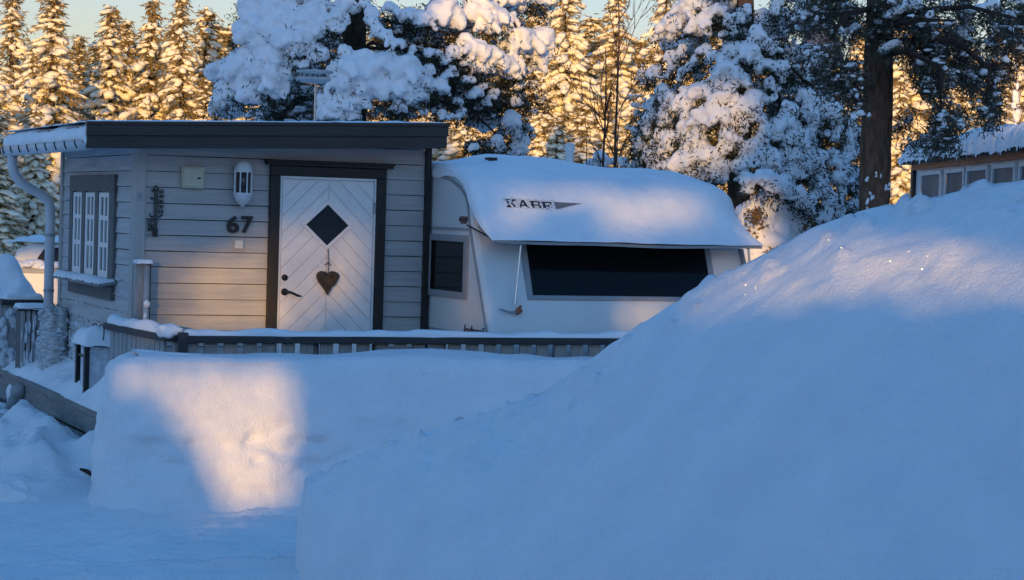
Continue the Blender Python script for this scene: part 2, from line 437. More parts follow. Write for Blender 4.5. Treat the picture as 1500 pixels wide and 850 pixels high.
P[..., 2] += D * .75 + clod * wgt + scoop * wgt
P[..., 1] -= D * .55 + .5 * clod * wgt
mm = MB(); mm.grid(P, flip=True)
mound = solo('snow_bank', mm, 'snow', 'huge smooth ploughed mound of snow rising to the right in front of everything', 'snowbank', tuple(np.array([crest[ns // 2][0], crest[ns // 2][1] - 1.5, G])), local=False, smooth=True, recalc=False)

# ice crystals lying on the crust, a few of them turned so that they flash in the low sun
def crystals(pts, seed, sizes=(.0006, .0013)):
    rr = random.Random(seed); mb = MB(); toward = -np.array([math.sin(math.radians(5.)) * math.cos(math.radians(5.5)), math.cos(math.radians(5.)) * math.cos(math.radians(5.5)), -math.sin(math.radians(5.5))])
    for p in pts:
        v = CAM - p; n = toward + v / np.linalg.norm(v); n /= np.linalg.norm(n); n = n + np.array([rr.gauss(0, .0015), rr.gauss(0, .0015), rr.gauss(0, .0015)]); x, y, n = rot_to(n); q = p + n * .006; h = rr.uniform(*sizes)
        mb.add([q + h * math.cos(a) * x + h * math.sin(a) * y for a in np.linspace(0, 2 * math.pi, 7)[:-1]], [(0, 1, 2, 3, 4, 5)])
    return mb
rr = random.Random(17); pk = []
for _ in range(60):
    i = rr.randrange(int(ns * .30), int(ns * .62)); j = len(tb) + rr.randrange(2, 60); pk.append(P[i, j].copy())
props(part('ice_crystals', crystals(pk, 3), 'crystal', mound, recalc=False), kind='stuff')

# ------------------------------------------------------------------ ploughed bank in front of the terrace (cabin frame)
def rr_perim(n, x0, x1, y0, y1, r):
    """open path: back left corner, round the left end, along the front to the right"""
    pts = [(x0 + r + .5, y1)]
    pts += [(x0 + r - r * math.sin(a), y1 - r + r * math.cos(a)) for a in np.linspace(0, math.pi / 2, 24)]
    pts += [(x0 + r - r * math.cos(a), y0 + r - r * math.sin(a)) for a in np.linspace(0, math.pi / 2, 24)]
    pts += [(x1, y0)]
    pts = np.array(pts); d = np.r_[0, np.cumsum(np.linalg.norm(np.diff(pts, axis=0), axis=1))]
    t = np.linspace(0, d[-1], n)
    return np.stack([np.interp(t, d, pts[:, 0]), np.interp(t, d, pts[:, 1])], 1)
bx0, bx1, by0, by1 = -.74, 5.6, -2.52, -1.76
per = rr_perim(420, bx0, bx1, by0, by1, .26)
tan = np.gradient(per, axis=0); tan /= np.linalg.norm(tan, axis=1)[:, None]
nin = np.stack([-tan[:, 1], tan[:, 0]], 1)          # points inwards
# profile: (inset, height fraction)
prof = [(-.06, -.06), (-.045, -.005), (-.03, .02), (-.02, .05), (0, .10)] + [(.0 + .09 * k ** 1.3, .10 + .74 * k) for k in np.linspace(0, 1, 38)[1:]]
prof += [(.09 + .15 * (1 - math.cos(a)), .84 + .16 * math.sin(a)) for a in np.linspace(0, math.pi / 2, 18)[1:]]
prof += [(.24 + .36 * k, 1.0 + .01 * k) for k in np.linspace(0, 1, 12)[1:]]
topz = np.interp(per[:, 0], [-.72, -.3, .5, 2, 4, 6], [1.045, 1.085, 1.085, 1.06, 1.035, 1.03])
B = np.zeros((len(per), len(prof), 3))
ym = (by0 + by1) / 2 + .05
for j, (ins, hf) in enumerate(prof):
    q = per + nin * min(ins, 9)
    q[:, 1] = np.where(per[:, 1] > ym, np.maximum(q[:, 1], ym), np.minimum(q[:, 1], by1 - .02)) if ins > .2 else q[:, 1]
    B[:, j, 0], B[:, j, 1] = q[:, 0], q[:, 1]; B[:, j, 2] = G + hf * topz
Pn = B.copy()
hgt = np.array([p[1] for p in prof])[None, :]
low = fbm(Pn * np.array([1.1, 1.1, 1.4]), 3, 31); mid = fbm(Pn * np.array([3.2, 3.2, 6]), 3, 32); fine = fbm(Pn * 12, 3, 33)
layer = fbm(Pn * np.array([.9, .9, 9]), 3, 34)
rough = np.clip(1.25 - hgt, .25, 1)
crk = np.clip(fbm(Pn * np.array([2.4, 2.4, 5.5]), 3, 35) - .15, 0, 1) * np.exp(-((hgt - .36) / .2) ** 2)
D = .032 * low + rough * (.016 * mid + .005 * fine + .012 * layer) - .09 * crk
side = (hgt < .95)
B[..., 0] -= nin[:, 0][:, None] * D * side; B[..., 1] -= nin[:, 1][:, None] * D * side
B[..., 2] += np.where(hgt > .8, .5 * D + .02 * low, 0)
bm_ = MB(); bm_.grid(B)
solo('snow_bank', bm_, 'snow', 'flat topped ploughed snow bank in front of the slatted railing with a sunlit patch', 'snowbank', (1.0, -2.1, G), smooth=True)

# ------------------------------------------------------------------ the cabin (frame: x along the front, y back, z up)
cab = thing('cabin', 'grey clapboard cabin with white chevron door, dark fascia and house number 67', 'cabin', (0, 0, 0))
CW, CD, CT = 2.52, 3.02, 2.86
CH, Z0 = .1315, .56
def lap(mb, u0, u1, z0, z1, fn, th=.02, lean=.013):
    """overlapping boards; fn(u, d, z) -> point, d outwards"""
    k0 = math.floor((z0 - 1.377) / CH); z = 1.377 + k0 * CH
    while z < z1:
        a, b = max(z + .003, z0), min(z + CH - .003, z1)
        if b - a > .02:
            n = 10
            us = np.linspace(u0, u1, n)
            wv = .0025 * vnoise(np.stack([us * 1.3, us * 0 + z * 9, us * 0], -1))
            for i in range(n - 1):
                q0 = [fn(us[i], lean + wv[i], a + wv[i]), fn(us[i + 1], lean + wv[i + 1], a + wv[i + 1]), fn(us[i + 1], .002, b), fn(us[i], .002, b)]
                q1 = [fn(us[i], -.02, a + wv[i]), fn(us[i + 1], -.02, a + wv[i + 1]), fn(us[i + 1], -.02, b), fn(us[i], -.02, b)]
                v = q0 + q1
                mb.add(v, [(0, 1, 2, 3), (1, 0, 4, 5)] + ([(0, 3, 7, 4)] if i == 0 else []) + ([(2, 1, 5, 6)] if i == n - 2 else []))
        z += CH
w = MB()
lap(w, .07, 1.13, .5, CT, lambda u, d, z: (u, -d, z)); lap(w, 2.15, CW, .5, CT, lambda u, d, z: (u, -d, z)); lap(w, 1.13, 2.15, 2.68, CT, lambda u, d, z: (u, -d, z))
part('wall', w, 'siding', cab)
w = MB()
lap(w, .07, CD - .05, .5, CT - .07, lambda u, d, z: (-d, u, z))
part('wall', w, 'siding_side', cab)
w = MB(); w.box(.025, CW - .02, .025, CD, .3, CT + .02)
part('wall_core', w, 'dark_trim', cab)
w = MB(); w.box(-.022, .073, -.026, -.001, .5, CT); w.box(-.026, -.001, -.022, .10, .5, CT - .05)
part('corner_board', w, 'corner', cab, bevel=.004)
w = MB(); w.box(-.028, .0, CD - .07, CD + .02, .5, CT - .08)
part('corner_board', w, 'corner', cab, bevel=.004)
w = MB(); w.box(CW - .005, CW + .045, -.05, .0, .5, CT - .02)
part('end_post', w, 'dark_trim', cab, bevel=.004)
# roof: shed falling to the left, dark boxed edge in front
def rz(x): return .0385 * (x + .5)
r = MB()
def slab(x0, x1, y0, y1, za, zb, mb=r):
    q = lambda z: [(x0, y0, z + rz(x0)), (x1, y0, z + rz(x1)), (x1, y1, z + rz(x1)), (x0, y1, z + rz(x0))]
    mb.hexa(q(za), q(zb))
slab(-.47, 2.55, -.33, 3.45, 2.80, 2.90)
roof = part('roof', r, 'fascia', cab)
r = MB(); slab(-.50, 2.572, -.38, -.345, 2.717, 2.822, r); part('fascia_board', r, 'fascia', cab, bevel=.004)
r = MB(); slab(-.503, 2.575, -.402, -.345, 2.819, 2.905, r); part('fascia_board', r, 'fascia', cab, bevel=.004)
r = MB(); slab(-.508, 2.58, -.41, -.345, 2.903, 2.932, r); part('roof_edge', r, 'fascia2', cab, bevel=.003)
r = MB(); slab(-.495, -.475, -.345, 3.45, 2.72, 2.84, r); part('fascia_board', r, 'fascia', cab)
r = MB(); slab(2.552, 2.574, -.345, 3.45, 2.74, 2.90, r); part('fascia_board', r, 'fascia', cab)
r = MB(); slab(-.47, 2.55, -.345, 3.4, 2.755, 2.772, r); part('soffit', r, 'siding', cab)
sn = MB(); nx, ny = 150, 150
X = np.linspace(-.50, 2.575, nx); Y = np.linspace(-.40, 3.45, ny); XX, YY = np.meshgrid(X, Y, indexing='ij')
e = np.minimum(np.minimum(XX - X[0], X[-1] - XX), np.minimum((YY - Y[0]) * .6, Y[-1] - YY)); P = np.stack([XX, YY, 0 * XX], -1)
dep = np.clip(e / .35, 0, 1) ** .8 * .022 * (1 + .2 * fbm(P * 1.5, 3, 41)) + .007 * np.clip(fbm(P * np.array([9, 4, 1]), 2, 42), 0, 1)
sn.grid(np.stack([XX, YY, 2.934 + rz(XX) + dep - .006 * (e < 1e-6)], -1))
part('roof_snow', sn, 'snow_soft', cab, smooth=True)
# snow bolster over the left eave, gutter, brackets, downpipe
GX = -.47
sb = MB(); N = 120; ys = np.linspace(-.375, 3.42, N); ang = np.linspace(-.75, math.pi * .80, 18)
rows = []
for i, y in enumerate(ys):
    endf = min(1, (3.44 - y) / .12)
    rr = max(.02, endf) ** .5
    n1 = float(vnoise(np.array([y * 2.2, 1, 4]))); n2 = float(vnoise(np.array([y * 9, 3, 4])))
    row = []
    for a in ang:
        row.append((GX + .10 - (.150 + .012 * n1 + .005 * n2) * math.cos(a) * rr, y, 2.822 + (.112 + .014 * n1) * math.sin(a) * rr + .003 * n2))
    row.append((GX + .16, y, 2.925)); row.append((GX + .45, y, 2.93)); rows.append(row)
sb.grid(rows); sb.add(rows[0], [tuple(range(len(rows[0])))])
part('eave_snow', sb, 'snow_soft', cab, smooth=True)
g = MB(); GZ = 2.765; rows = []
for y in (-.33, 3.38):
    rows.append([(GX + .062 * math.cos(a), y, GZ + .062 * math.sin(a)) for a in np.linspace(math.pi * .92, math.pi * 2.08, 16)])
g.grid(rows)
for y in (-.33, 3.38):
    g.add([(GX + .062 * math.cos(a), y, GZ + .062 * math.sin(a)) for a in np.linspace(math.pi, math.pi * 2, 12)], [tuple(range(12))])
gut = part('gutter', g, 'gutter', cab, smooth=True)
sol = gut.modifiers.new('t', 'SOLIDIFY'); sol.thickness = .004
for k in range(9):
    y = -.1 + k * .42
    b = MB(); b.tube([(GX + .068 * math.cos(a), y + .018 * math.sin(a * 3), GZ + .068 * math.sin(a)) for a in np.linspace(math.pi * .9, math.pi * 1.22, 6)], .006, 5)
    part('gutter_bracket', b, 'dark_trim', cab)
d = MB(); py = 3.10
d.tube([(GX, py, 2.72), (GX, py, 2.62), (GX + .02, py, 2.54), (GX + .08, py, 2.46), (GX + .17, py, 2.40), (GX + .28, py, 2.345), (GX + .345, py, 2.29), (GX + .365, py, 2.22), (GX + .37, py, 2.1), (GX + .37, py, .7)], .047, 16)
dp = part('downpipe', d, 'gutter', cab, smooth=True)
for z in (1.95, 1.42):
    c = MB(); c.tube([(GX + .37, py, z), (GX + .37, py, z + .03)], .0515, 16); part('pipe_clamp', c, 'grey_metal', dp)

# door
fy = -.05
f = MB(); f.box(1.124, 1.213, fy, -.004, .52, 2.56); part('door_frame', f, 'dark_trim', cab, bevel=.004)
f = MB(); f.box(2.069, 2.157, fy, -.004, .52, 2.56); part('door_frame', f, 'dark_trim', cab, bevel=.004)
f = MB(); f.box(1.124, 2.157, fy - .004, -.004, 2.562, 2.645); part('door_frame', f, 'dark_trim', cab, bevel=.004)
f = MB(); f.box(1.085, 2.205, fy - .035, -.004, 2.648, 2.672); f.box(1.075, 2.216, fy - .05, -.004, 2.673, 2.69); part('door_hood', f, 'dark_trim', cab, bevel=.003)
door = MB(); door.box(1.235, 2.05, -.022, .01, .56, 2.535)
dr = part('door', door, 'white_paint', cab)
f = MB(); f.box(1.214, 1.234, -.040, .0, .56, 2.559); f.box(2.051, 2.068, -.040, .0, .56, 2.559); f.box(1.235, 2.050, -.040, .0, 2.537, 2.559)
part('door_casing', f, 'white_trim', cab, bevel=.003)
# chevron boards running down and outwards from the middle
cx, x0, x1, z0, z1 = 1.643, 1.238, 2.047, .575, 2.523
pl = MB(); wd = .104; gap = .0024
s2 = math.sqrt(.5)
for side in (-1, 1):
    for k in range(-40, 60):
        # board band: c0 <= (z - side*(x-cx)) / sqrt2 ... lines rise towards the middle
        a, b = (-side * -1.0, 1.0)
        c0 = (z0 - .6) * 1.0 + k * wd * math.sqrt(2); c1 = c0 + wd * math.sqrt(2)
        lo, hi = (x0, cx - .003) if side < 0 else (cx + .003, x1)
        poly = [(lo, z0), (hi, z0), (hi, z1), (lo, z1)]
        A = side                                  # z + side*(x-cx) constant along a board: highest in the middle
        poly = clip(poly, A, 1, c1 + A * cx - gap) if len(poly) >= 3 else []
        poly = clip(poly, -A, -1, -(c0 + A * cx) - gap) if len(poly) >= 3 else []
        if len(poly) >= 3:
            area = .5 * abs(sum(poly[i][0] * poly[(i + 1) % len(poly)][1] - poly[(i + 1) % len(poly)][0] * poly[i][1] for i in range(len(poly))))
            if area > 2e-4:
                dd = -.033 + .0012 * float(vnoise(np.array([k * 3.3, side * 9., 0])))
                pl.prism(poly, lambda p, q, t: (p, t, q), -.0215, dd)
part('chevron_boards', pl, 'white_paint', dr, bevel=.0025)
dcx, dcz = 1.637, 2.155
def ring(mb, rx, rz_, rx2, rz2, y0, y1):
    o = [(dcx, dcz + rz_), (dcx + rx, dcz), (dcx, dcz - rz_), (dcx - rx, dcz)]; i = [(dcx, dcz + rz2), (dcx + rx2, dcz), (dcx, dcz - rz2), (dcx - rx2, dcz)]
    for k in range(4):
        a, b, c, d_ = o[k], o[(k + 1) % 4], i[(k + 1) % 4], i[k]
        mb.hexa([(p[0], y0, p[1]) for p in (a, b, c, d_)], [(p[0], y1, p[1]) for p in (a, b, c, d_)])
wf = MB(); ring(wf, .232, .215, .188, .174, -.046, -.02)
dw = part('diamond_window', wf, 'white_paint', dr, bevel=.003)
gl = MB(); gl.prism([(dcx, dcz + .176), (dcx + .19, dcz), (dcx, dcz - .176), (dcx - .19, dcz)], lambda p, q, t: (p, t, q), -.038, -.03)
part('glass', gl, 'glass', dw)
h = MB()
h.tube([(1.275, -.033, 1.582), (1.275, -.043, 1.582)], .030, 16); h.tube([(1.275, -.04, 1.582), (1.275, -.085, 1.582)], .011, 10)
h.tube([(1.275, -.085, 1.584), (1.30, -.09, 1.583), (1.34, -.09, 1.570), (1.37, -.088, 1.556), (1.405, -.086, 1.549)], [.013, .012, .011, .011, .008], 10)
part('handle', h, 'iron', dr, smooth=True)
h = MB(); h.lathe((0, 0, 0), [(.027, 0), (.027, .008), (.018, .014), (.017, .018)], 20)
v = np.concatenate(h.v); h.v = [np.stack([v[:, 0] + 1.273, -.033 - v[:, 2], v[:, 1] + 1.703], 1)]
lk = part('lock', h, 'iron', dr, smooth=True)
for z in (2.31, .85):
    h = MB(); h.tube([(2.056, -.046, z - .05), (2.056, -.046, z + .05)], .009, 10); h.box(2.04, 2.07, -.043, -.040, z - .045, z + .045); part('hinge', h, 'grey_metal', dr)
wr = MB(); wr.box(1.235, 2.05, -.05, .02, .52, .562); part('threshold', wr, 'grey_trim', cab)

# heart wreath hanging on the door
hx, hz, hy = 1.647, 1.692, -.058
heart = thing('wicker_heart', 'brown woven wicker heart hanging on the white chevron door', 'wreath', (hx, hy, 1.56))
def heart_pt(t): return np.array([16 * math.sin(t) ** 3, 13 * math.cos(t) - 5 * math.cos(2 * t) - 2 * math.cos(3 * t) - math.cos(4 * t)])
hp = np.array([heart_pt(t) for t in np.linspace(0, 2 * math.pi, 80)]); hp[:, 1] = np.where(hp[:, 1] < 0, hp[:, 1] * 1.5, hp[:, 1])
hm_ = MB(); sx = .098 / 16; sz = .19 / 34.
rows = []
for q, dep in ((1.0, 0), (.95, .016), (.82, .026), (.6, .032), (.3, .035), (.02, .036)):
    rows.append([(hx + p[0] * sx * q, hy - dep + .02, hz + .006 + (p[1] * sz) * q) for p in hp])
hm_.grid(rows)
rr = random.Random(3)
for k in range(46):                              # woven strands
    t = rr.uniform(0, 6.28); u_ = t + rr.uniform(.7, 2.4); pts = []
    for j in range(9):
        w_ = j / 8; c = heart_pt(t * (1 - w_) + u_ * w_); c[1] = c[1] * (1.5 if c[1] < 0 else 1)
        q = .98 - .5 * math.sin(math.pi * w_) * rr.uniform(.5, 1.0)
        pts.append((hx + c[0] * sx * q, hy - .02 - .022 * math.sin(math.pi * w_) , hz + .006 + c[1] * sz * q))
    hm_.tube(pts, .0026, 4, cap=False)
part('woven_heart', hm_, 'wicker', heart)
rb = MB(); rb.tube([(hx, hy + .012, 1.955), (hx + .002, hy - .002, 1.85), (hx - .001, hy - .012, 1.735)], .004, 6)
rb.tube([(hx - .03, hy, 1.818), (hx, hy - .006, 1.835), (hx + .026, hy, 1.815)], .005, 6); rb.blob((hx, hy - .005, 1.835), .011, 1)
part('cord', rb, 'ribbon', heart)

# things on the front wall
bx = thing('meter_box', 'cream square meter box screwed on the grey front wall', 'box', (.46, -.02, 2.43))
b = MB(); b.box(.366, .556, -.052, -.014, 2.428, 2.606); cs = part('case', b, 'cream', bx, bevel=.006)
b = MB(); b.box(.380, .542, -.062, -.0525, 2.443, 2.593); ld = part('lid', b, 'cream', bx, bevel=.005)
b = MB(); b.box(.497, .520, -.068, -.0622, 2.508, 2.52); b.blob((.50, -.066, 2.512), .008, 1); part('latch', b, 'black', bx)
lp = thing('wall_lantern', 'white cage wall lantern with dome top beside the door', 'lantern', (.872, -.02, 2.29))
lc = (.872, -.10, 0)
b = MB(); b.lathe(lc, [(.014, 2.672), (.02, 2.668), (.05, 2.655), (.07, 2.625), (.077, 2.592), (.08, 2.578), (.074, 2.574)], 24); part('dome', b, 'lamp_white', lp, smooth=True)
b = MB(); b.lathe(lc, [(.079, 2.405), (.081, 2.397), (.077, 2.385), (.062, 2.345), (.035, 2.312), (.014, 2.298), (.009, 2.284)], 24); part('bowl', b, 'lamp_white', lp, smooth=True)
for k in range(8):
    a = k / 8 * 2 * math.pi + .2; x, y = lc[0] + .073 * math.cos(a), lc[1] + .073 * math.sin(a)
    b = MB(); b.tube([(x, y, 2.40), (x, y, 2.58)], .0065, 6); part('bar', b, 'lamp_white', lp)
b = MB(); b.lathe(lc, [(.058, 2.406), (.058, 2.574)], 20); part('glass', b, 'lamp_glass', lp, smooth=True)
b = MB(); b.box(.855, .889, -.06, -.012, 2.44, 2.54); part('bracket', b, 'lamp_white', lp)

nm = thing('house_number', 'black house number 67 fixed on the grey boards', 'house number', (.875, -.018, 2.07))
for t, x0_, x1_ in (('6', .763, .868), ('7', .886, .989)):
    b = MB(); text_on(b, t, 1., x0_, x1_, 2.068, 2.212, -.028, .008, .025); part('digit', b, 'black', nm, recalc=False)
db = thing('doorbell', 'small square ivory doorbell below the house number', 'doorbell', (.87, -.018, 1.94))
b = MB(); b.box(.833, .907, -.042, -.012, 1.937, 2.007); part('case', b, 'bell', db, bevel=.005)
b = MB(); b.box(.851, .889, -.046, -.0425, 1.952, 1.990); part('button', b, 'bell', db, bevel=.003)
th = thing('wall_thermometer', 'tall black metal thermometer with cut-out figures on the front wall', 'thermometer', (.158, -.02, 2.02))
b = MB(); b.box(.140, .146, -.036, -.03, 2.03, 2.425); b.box(.166, .172, -.036, -.03, 2.03, 2.425); b.box(.140, .172, -.036, -.03, 2.40, 2.412)
b.tube([(.134, -.033, 2.408), (.146, -.033, 2.432), (.156, -.033, 2.438), (.166, -.033, 2.432), (.178, -.033, 2.408)], .006, 6)
for x, z in ((.12, 2.335), (.127, 2.40), (.126, 2.10)): b.tube([(x, -.033, z), (.142, -.033, z)], .006, 6); b.blob((x, -.033, z), .011, 1)
part('frame', b, 'black', th)
b = MB(); b.tube([(.156, -.034, 2.09), (.156, -.034, 2.41)], .005, 6); part('tube', b, 'lamp_glass', th)
b = MB(); b.box(.136, .176, -.045, -.02, 2.022, 2.088); part('bulb_housing', b, 'black', th, bevel=.004)
for t, z in (('50', 2.395), ('40', 2.355), ('30', 2.312), ('20', 2.270), ('10', 2.230)):
    b = MB(); text_on(b, t, 1., .182, .220, z - .016, z + .016, -.034, .003, .035); b.box(.172, .183, -.035, -.032, z - .003, z + .003); part('figure', b, 'black', th, recalc=False)
b = MB(); b.tube([(.172, -.033, 2.186), (.19, -.033, 2.184), (.203, -.033, 2.194), (.208, -.033, 2.21)], .006, 6); b.tube([(.14, -.033, 2.186), (.118, -.033, 2.186), (.109, -.033, 2.197), (.106, -.033, 2.212)], .006, 6); part('zero_hook', b, 'black', th)
for t, z in (('10', 2.155), ('20', 2.118), ('30', 2.080)):
    b = MB(); text_on(b, t, 1., .090, .126, z - .016, z + .016, -.034, .003, .035); b.box(.125, .141, -.035, -.032, z - .003, z + .003); part('figure', b, 'black', th, recalc=False)
hk = MB(); hk.tube([(.028, -.028, 2.362), (.028, -.05, 2.36), (.022, -.056, 2.335), (.026, -.052, 2.315), (.036, -.05, 2.318)], .006, 6); hk.lathe((0, 0, 0), [(.022, 0), (.020, .005)], 14)
v = hk.v[-1]; hk.v[-1] = np.stack([v[:, 0] + .028, -.027 - v[:, 2], v[:, 1] + 2.362], 1)
solo('wall_hook', hk, 'grey_metal', 'small metal hook screwed into the corner board beside the thermometer', 'hook', (.028, -.03, 2.33))

# side window: three narrow white sashes between grey mullions
win = MB(); win.box(-.038, -.004, .67, 2.54, 2.385, 2.53)
wn = part('window', win, 'grey_trim', cab, bevel=.004)
for a, b_, nme in ((.67, .87, 'window_board'), (1.30, 1.44, 'mullion'), (1.86, 1.995, 'mullion'), (2.40, 2.54, 'window_board')):
    b = MB(); b.box(-.036, -.003, a, b_, 1.60, 2.384); part(nme, b, 'grey_trim_v', wn, bevel=.003)
for a, b_ in ((.88, 1.29), (1.45, 1.85), (2.005, 2.39)):
    b = MB(); t = .075
    b.box(-.030, -.006, a, a + t, 1.62, 2.375); b.box(-.030, -.006, b_ - t, b_, 1.62, 2.375)
    b.box(-.0295, -.006, a + t, b_ - t, 1.62, 1.70); b.box(-.0295, -.006, a + t, b_ - t, 2.335, 2.375)
    m_ = (a + b_) / 2
    b.box(-.0285, -.008, m_ - .028, m_ + .028, 1.70, 2.335)
    for z in (1.90, 2.135): b.box(-.029, -.008, a + t, b_ - t, z, z + .042)
    part('sash', b, 'white_trim', wn, bevel=.003)
    b = MB(); b.box(-.016, -.012, a + t, b_ - t, 1.70, 2.335); part('pane', b, 'glass_side', wn)
b = MB(); b.hexa([(-.17, .60, 1.575), (0, .60, 1.60), (0, 2.62, 1.60), (-.17, 2.62, 1.575)], [(-.17, .60, 1.60), (0, .60, 1.625), (0, 2.62, 1.625), (-.17, 2.62, 1.60)]); part('sill', b, 'weather_wood', wn, bevel=.004)
b = soft_cap(-.165, -.005, .61, 2.61, 1.612, .035, 3, .03, .008, .06); part('sill_snow', b, 'snow_soft', wn, smooth=True)
b = MB(); b.box(-.04, -.004, .69, 2.52, 1.455, 1.572); part('apron', b, 'grey_trim', wn, bevel=.004)
# hoar frost and drifted snow sticking to the lower boards of the side wall
rr = random.Random(5); fr = MB()
for k in range(420):
    y = rr.uniform(.2, 2.95); z = .80 + abs(rr.gauss(0, .16)) + .1 * (3 - y) / 3
    n = float(fbm(np.array([[y * 2.2, z * 5, 0]]), 3, 51)[0])
    if n < -.02 or z > 1.45: continue
    fr.blob((-.012, y, z), (rr.uniform(.006, .016), rr.uniform(.02, .07), rr.uniform(.012, .032)), 1, jit=.3, seed=k)
for k in range(200):
    y = rr.uniform(.1, 2.98); z = 1.377 + CH * rr.choice([-4, -3, -2, -1, 0, 1, 2]); 
    fr.blob((-.016, y, z + .004), (.009, rr.uniform(.02, .09), .006), 1, jit=.3, seed=k)
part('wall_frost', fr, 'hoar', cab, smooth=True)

# tv antenna on the roof
tx, ty = 1.99, 1.5
an = thing('tv_antenna', 'grey saucer shaped antenna on a thin mast above the flat roof', 'antenna', (tx, ty, 2.93))
b = MB(); b.tube([(tx, ty, 2.9), (tx, ty, 3.47)], .011, 8); part('mast', b, 'metal', an)
b = MB(); b.lathe((tx - .01, ty, 3.44), [(.02, -.005), (.08, .0), (.135, .018), (.155, .038), (.15, .052), (.13, .042), (.08, .026), (.02, .02)], 32); part('saucer', b, 'antenna', an, smooth=True)
b = MB(); b.tube([(tx - .01 + .16 * math.cos(a), ty + .16 * math.sin(a), 3.545) for a in np.linspace(0, 6.283, 33)], .012, 6)
for a in (0.4, 2.5, 4.6): b.tube([(tx + .15 * math.cos(a), ty + .15 * math.sin(a), 3.50), (tx + .15 * math.cos(a), ty + .15 * math.sin(a), 3.545)], .008, 5)
part('ring', b, 'antenna', an, smooth=True)
b = soft_cap(tx - .09, tx + .07, ty - .09, ty + .09, 3.468, .03, 7, .02, .0, .08); part('snow_cap', b, 'snow_soft', an, smooth=True)
b = MB(); b.lathe((tx - .07, ty, 3.03), [(.02, 0), (.09, .0), (.12, .02), (.12, .045), (.02, .06)], 24); part('junction_dish', b, 'antenna', an, smooth=True)

# ------------------------------------------------------------------ caravan (cabin frame)
cv = thing('caravan', 'white touring caravan deep in snow with a raised window flap, attached to the grey cabin', 'caravan', (3.84, .8, G))
KX0, KX1 = 2.585, 5.085
prof = [(5.2, .45), (5.2, 2.5), (5.0, 2.62), (1.5, 2.69), (.2, 2.685), (-.2, 2.665), (-.5, 2.62), (-.72, 2.56), (-.86, 2.49), (-.925, 2.40), (-.955, 2.28), (-.985, 2.17), (-1.05, 2.04), (-1.27, 1.62), (-1.42, 1.33), (-1.50, 1.10), (-1.50, .95), (-1.38, .75), (-1.2, .5)]
pp = np.array(prof)
def round_body(x0, x1, inset):
    rows = []
    for x, ins in ((x0, inset), (x0 + .015, .012), (x0 + .05, 0), (x1 - .05, 0), (x1 - .015, .012), (x1, inset)):
        c = np.array([1.5, 1.5]); q = pp.copy()
        d_ = q - c; L_ = np.linalg.norm(d_, axis=1)[:, None]; q = q - d_ / L_ * ins
        rows.append([(x, a, b) for a, b in q])
    return rows
b = MB(); rows = round_body(KX0, KX1, .035); b.grid([r + [r[0]] for r in rows])
n = len(prof)
b.add(rows[0], [tuple(range(n))]); b.add(rows[-1], [tuple(range(n - 1, -1, -1))])
part('body', b, 'caravan', cv, bevel=0)
# side: seam, corner rail, window
x = KX0
def strip_x(mb, pts, wdt, th):                     # strip following y,z points on the side plane
    for (a, b_) in zip(pts[:-1], pts[1:]):
        a = np.array(a); b_ = np.array(b_); d_ = (b_ - a) / np.linalg.norm(b_ - a); n_ = np.array([-d_[1], d_[0]]) * wdt / 2
        q = [a - n_, b_ - n_, b_ + n_, a + n_]
        mb.hexa([(x - th, *p) for p in q], [(x + .01, *p) for p in q])
b = MB(); strip_x(b, [(1, 2.156), (-.955, 2.156)], .022, .009); part('seam_rail', b, 'caravan_trim', cv)
b = MB(); strip_x(b, [(.6, 2.62), (-.2, 2.608), (-.48, 2.57), (-.70, 2.505), (-.82, 2.44), (-.88, 2.36), (-.915, 2.25), (-.945, 2.156), (-1.02, 2.01), (-1.245, 1.58), (-1.40, 1.28), (-1.47, 1.08)], .026, .010); part('corner_rail', b, 'caravan_trim', cv)
b = MB(); strip_x(b, [(1, 1.292), (-1.38, 1.292)], .012, .007); part('seam_rail', b, 'caravan_trim', cv)
b = MB()
ya, yb, za, zb = -.92, -.0, 1.575, 2.105
for (p, q, r_, s_) in ((ya, yb, za, za + .055), (ya, yb, zb - .055, zb), (ya, ya + .075, za + .055, zb - .055), (yb - .075, yb, za + .055, zb - .055)):
    b.box(x - .022, x + .01, p, q, r_, s_)
sw = part('window', b, 'caravan_trim', cv, bevel=.004)
b = MB(); b.box(x - .016, x + .005, ya + .075, yb - .075, za + .055, zb - .055); part('pane', b, 'acrylic', sw)
b = MB(); b.box(x - .003, x + .01, -.90, -.68, 2.222, 2.250); b.box(x - .0035, x + .01, -.86, -.72, 2.203, 2.220); b.box(x - .0035, x + .01, -.88, -.70, 2.252, 2.264); part('emblem', b, 'badge', cv)
# cursive model lettering, lower half lost behind the railing snow
b = MB(); v, f_ = text_mesh('lodnnr\u00f6', 1, .004, .015, .25); lo, hi = v.min(0), v.max(0); a = (v - lo) / np.maximum(hi - lo, 1e-9)
b.add(np.stack([x - .004 - .002 * a[:, 2], -.86 - a[:, 0] * .46, 1.285 + a[:, 1] * .082], 1), f_); part('lettering', b, 'navy', cv, recalc=False)
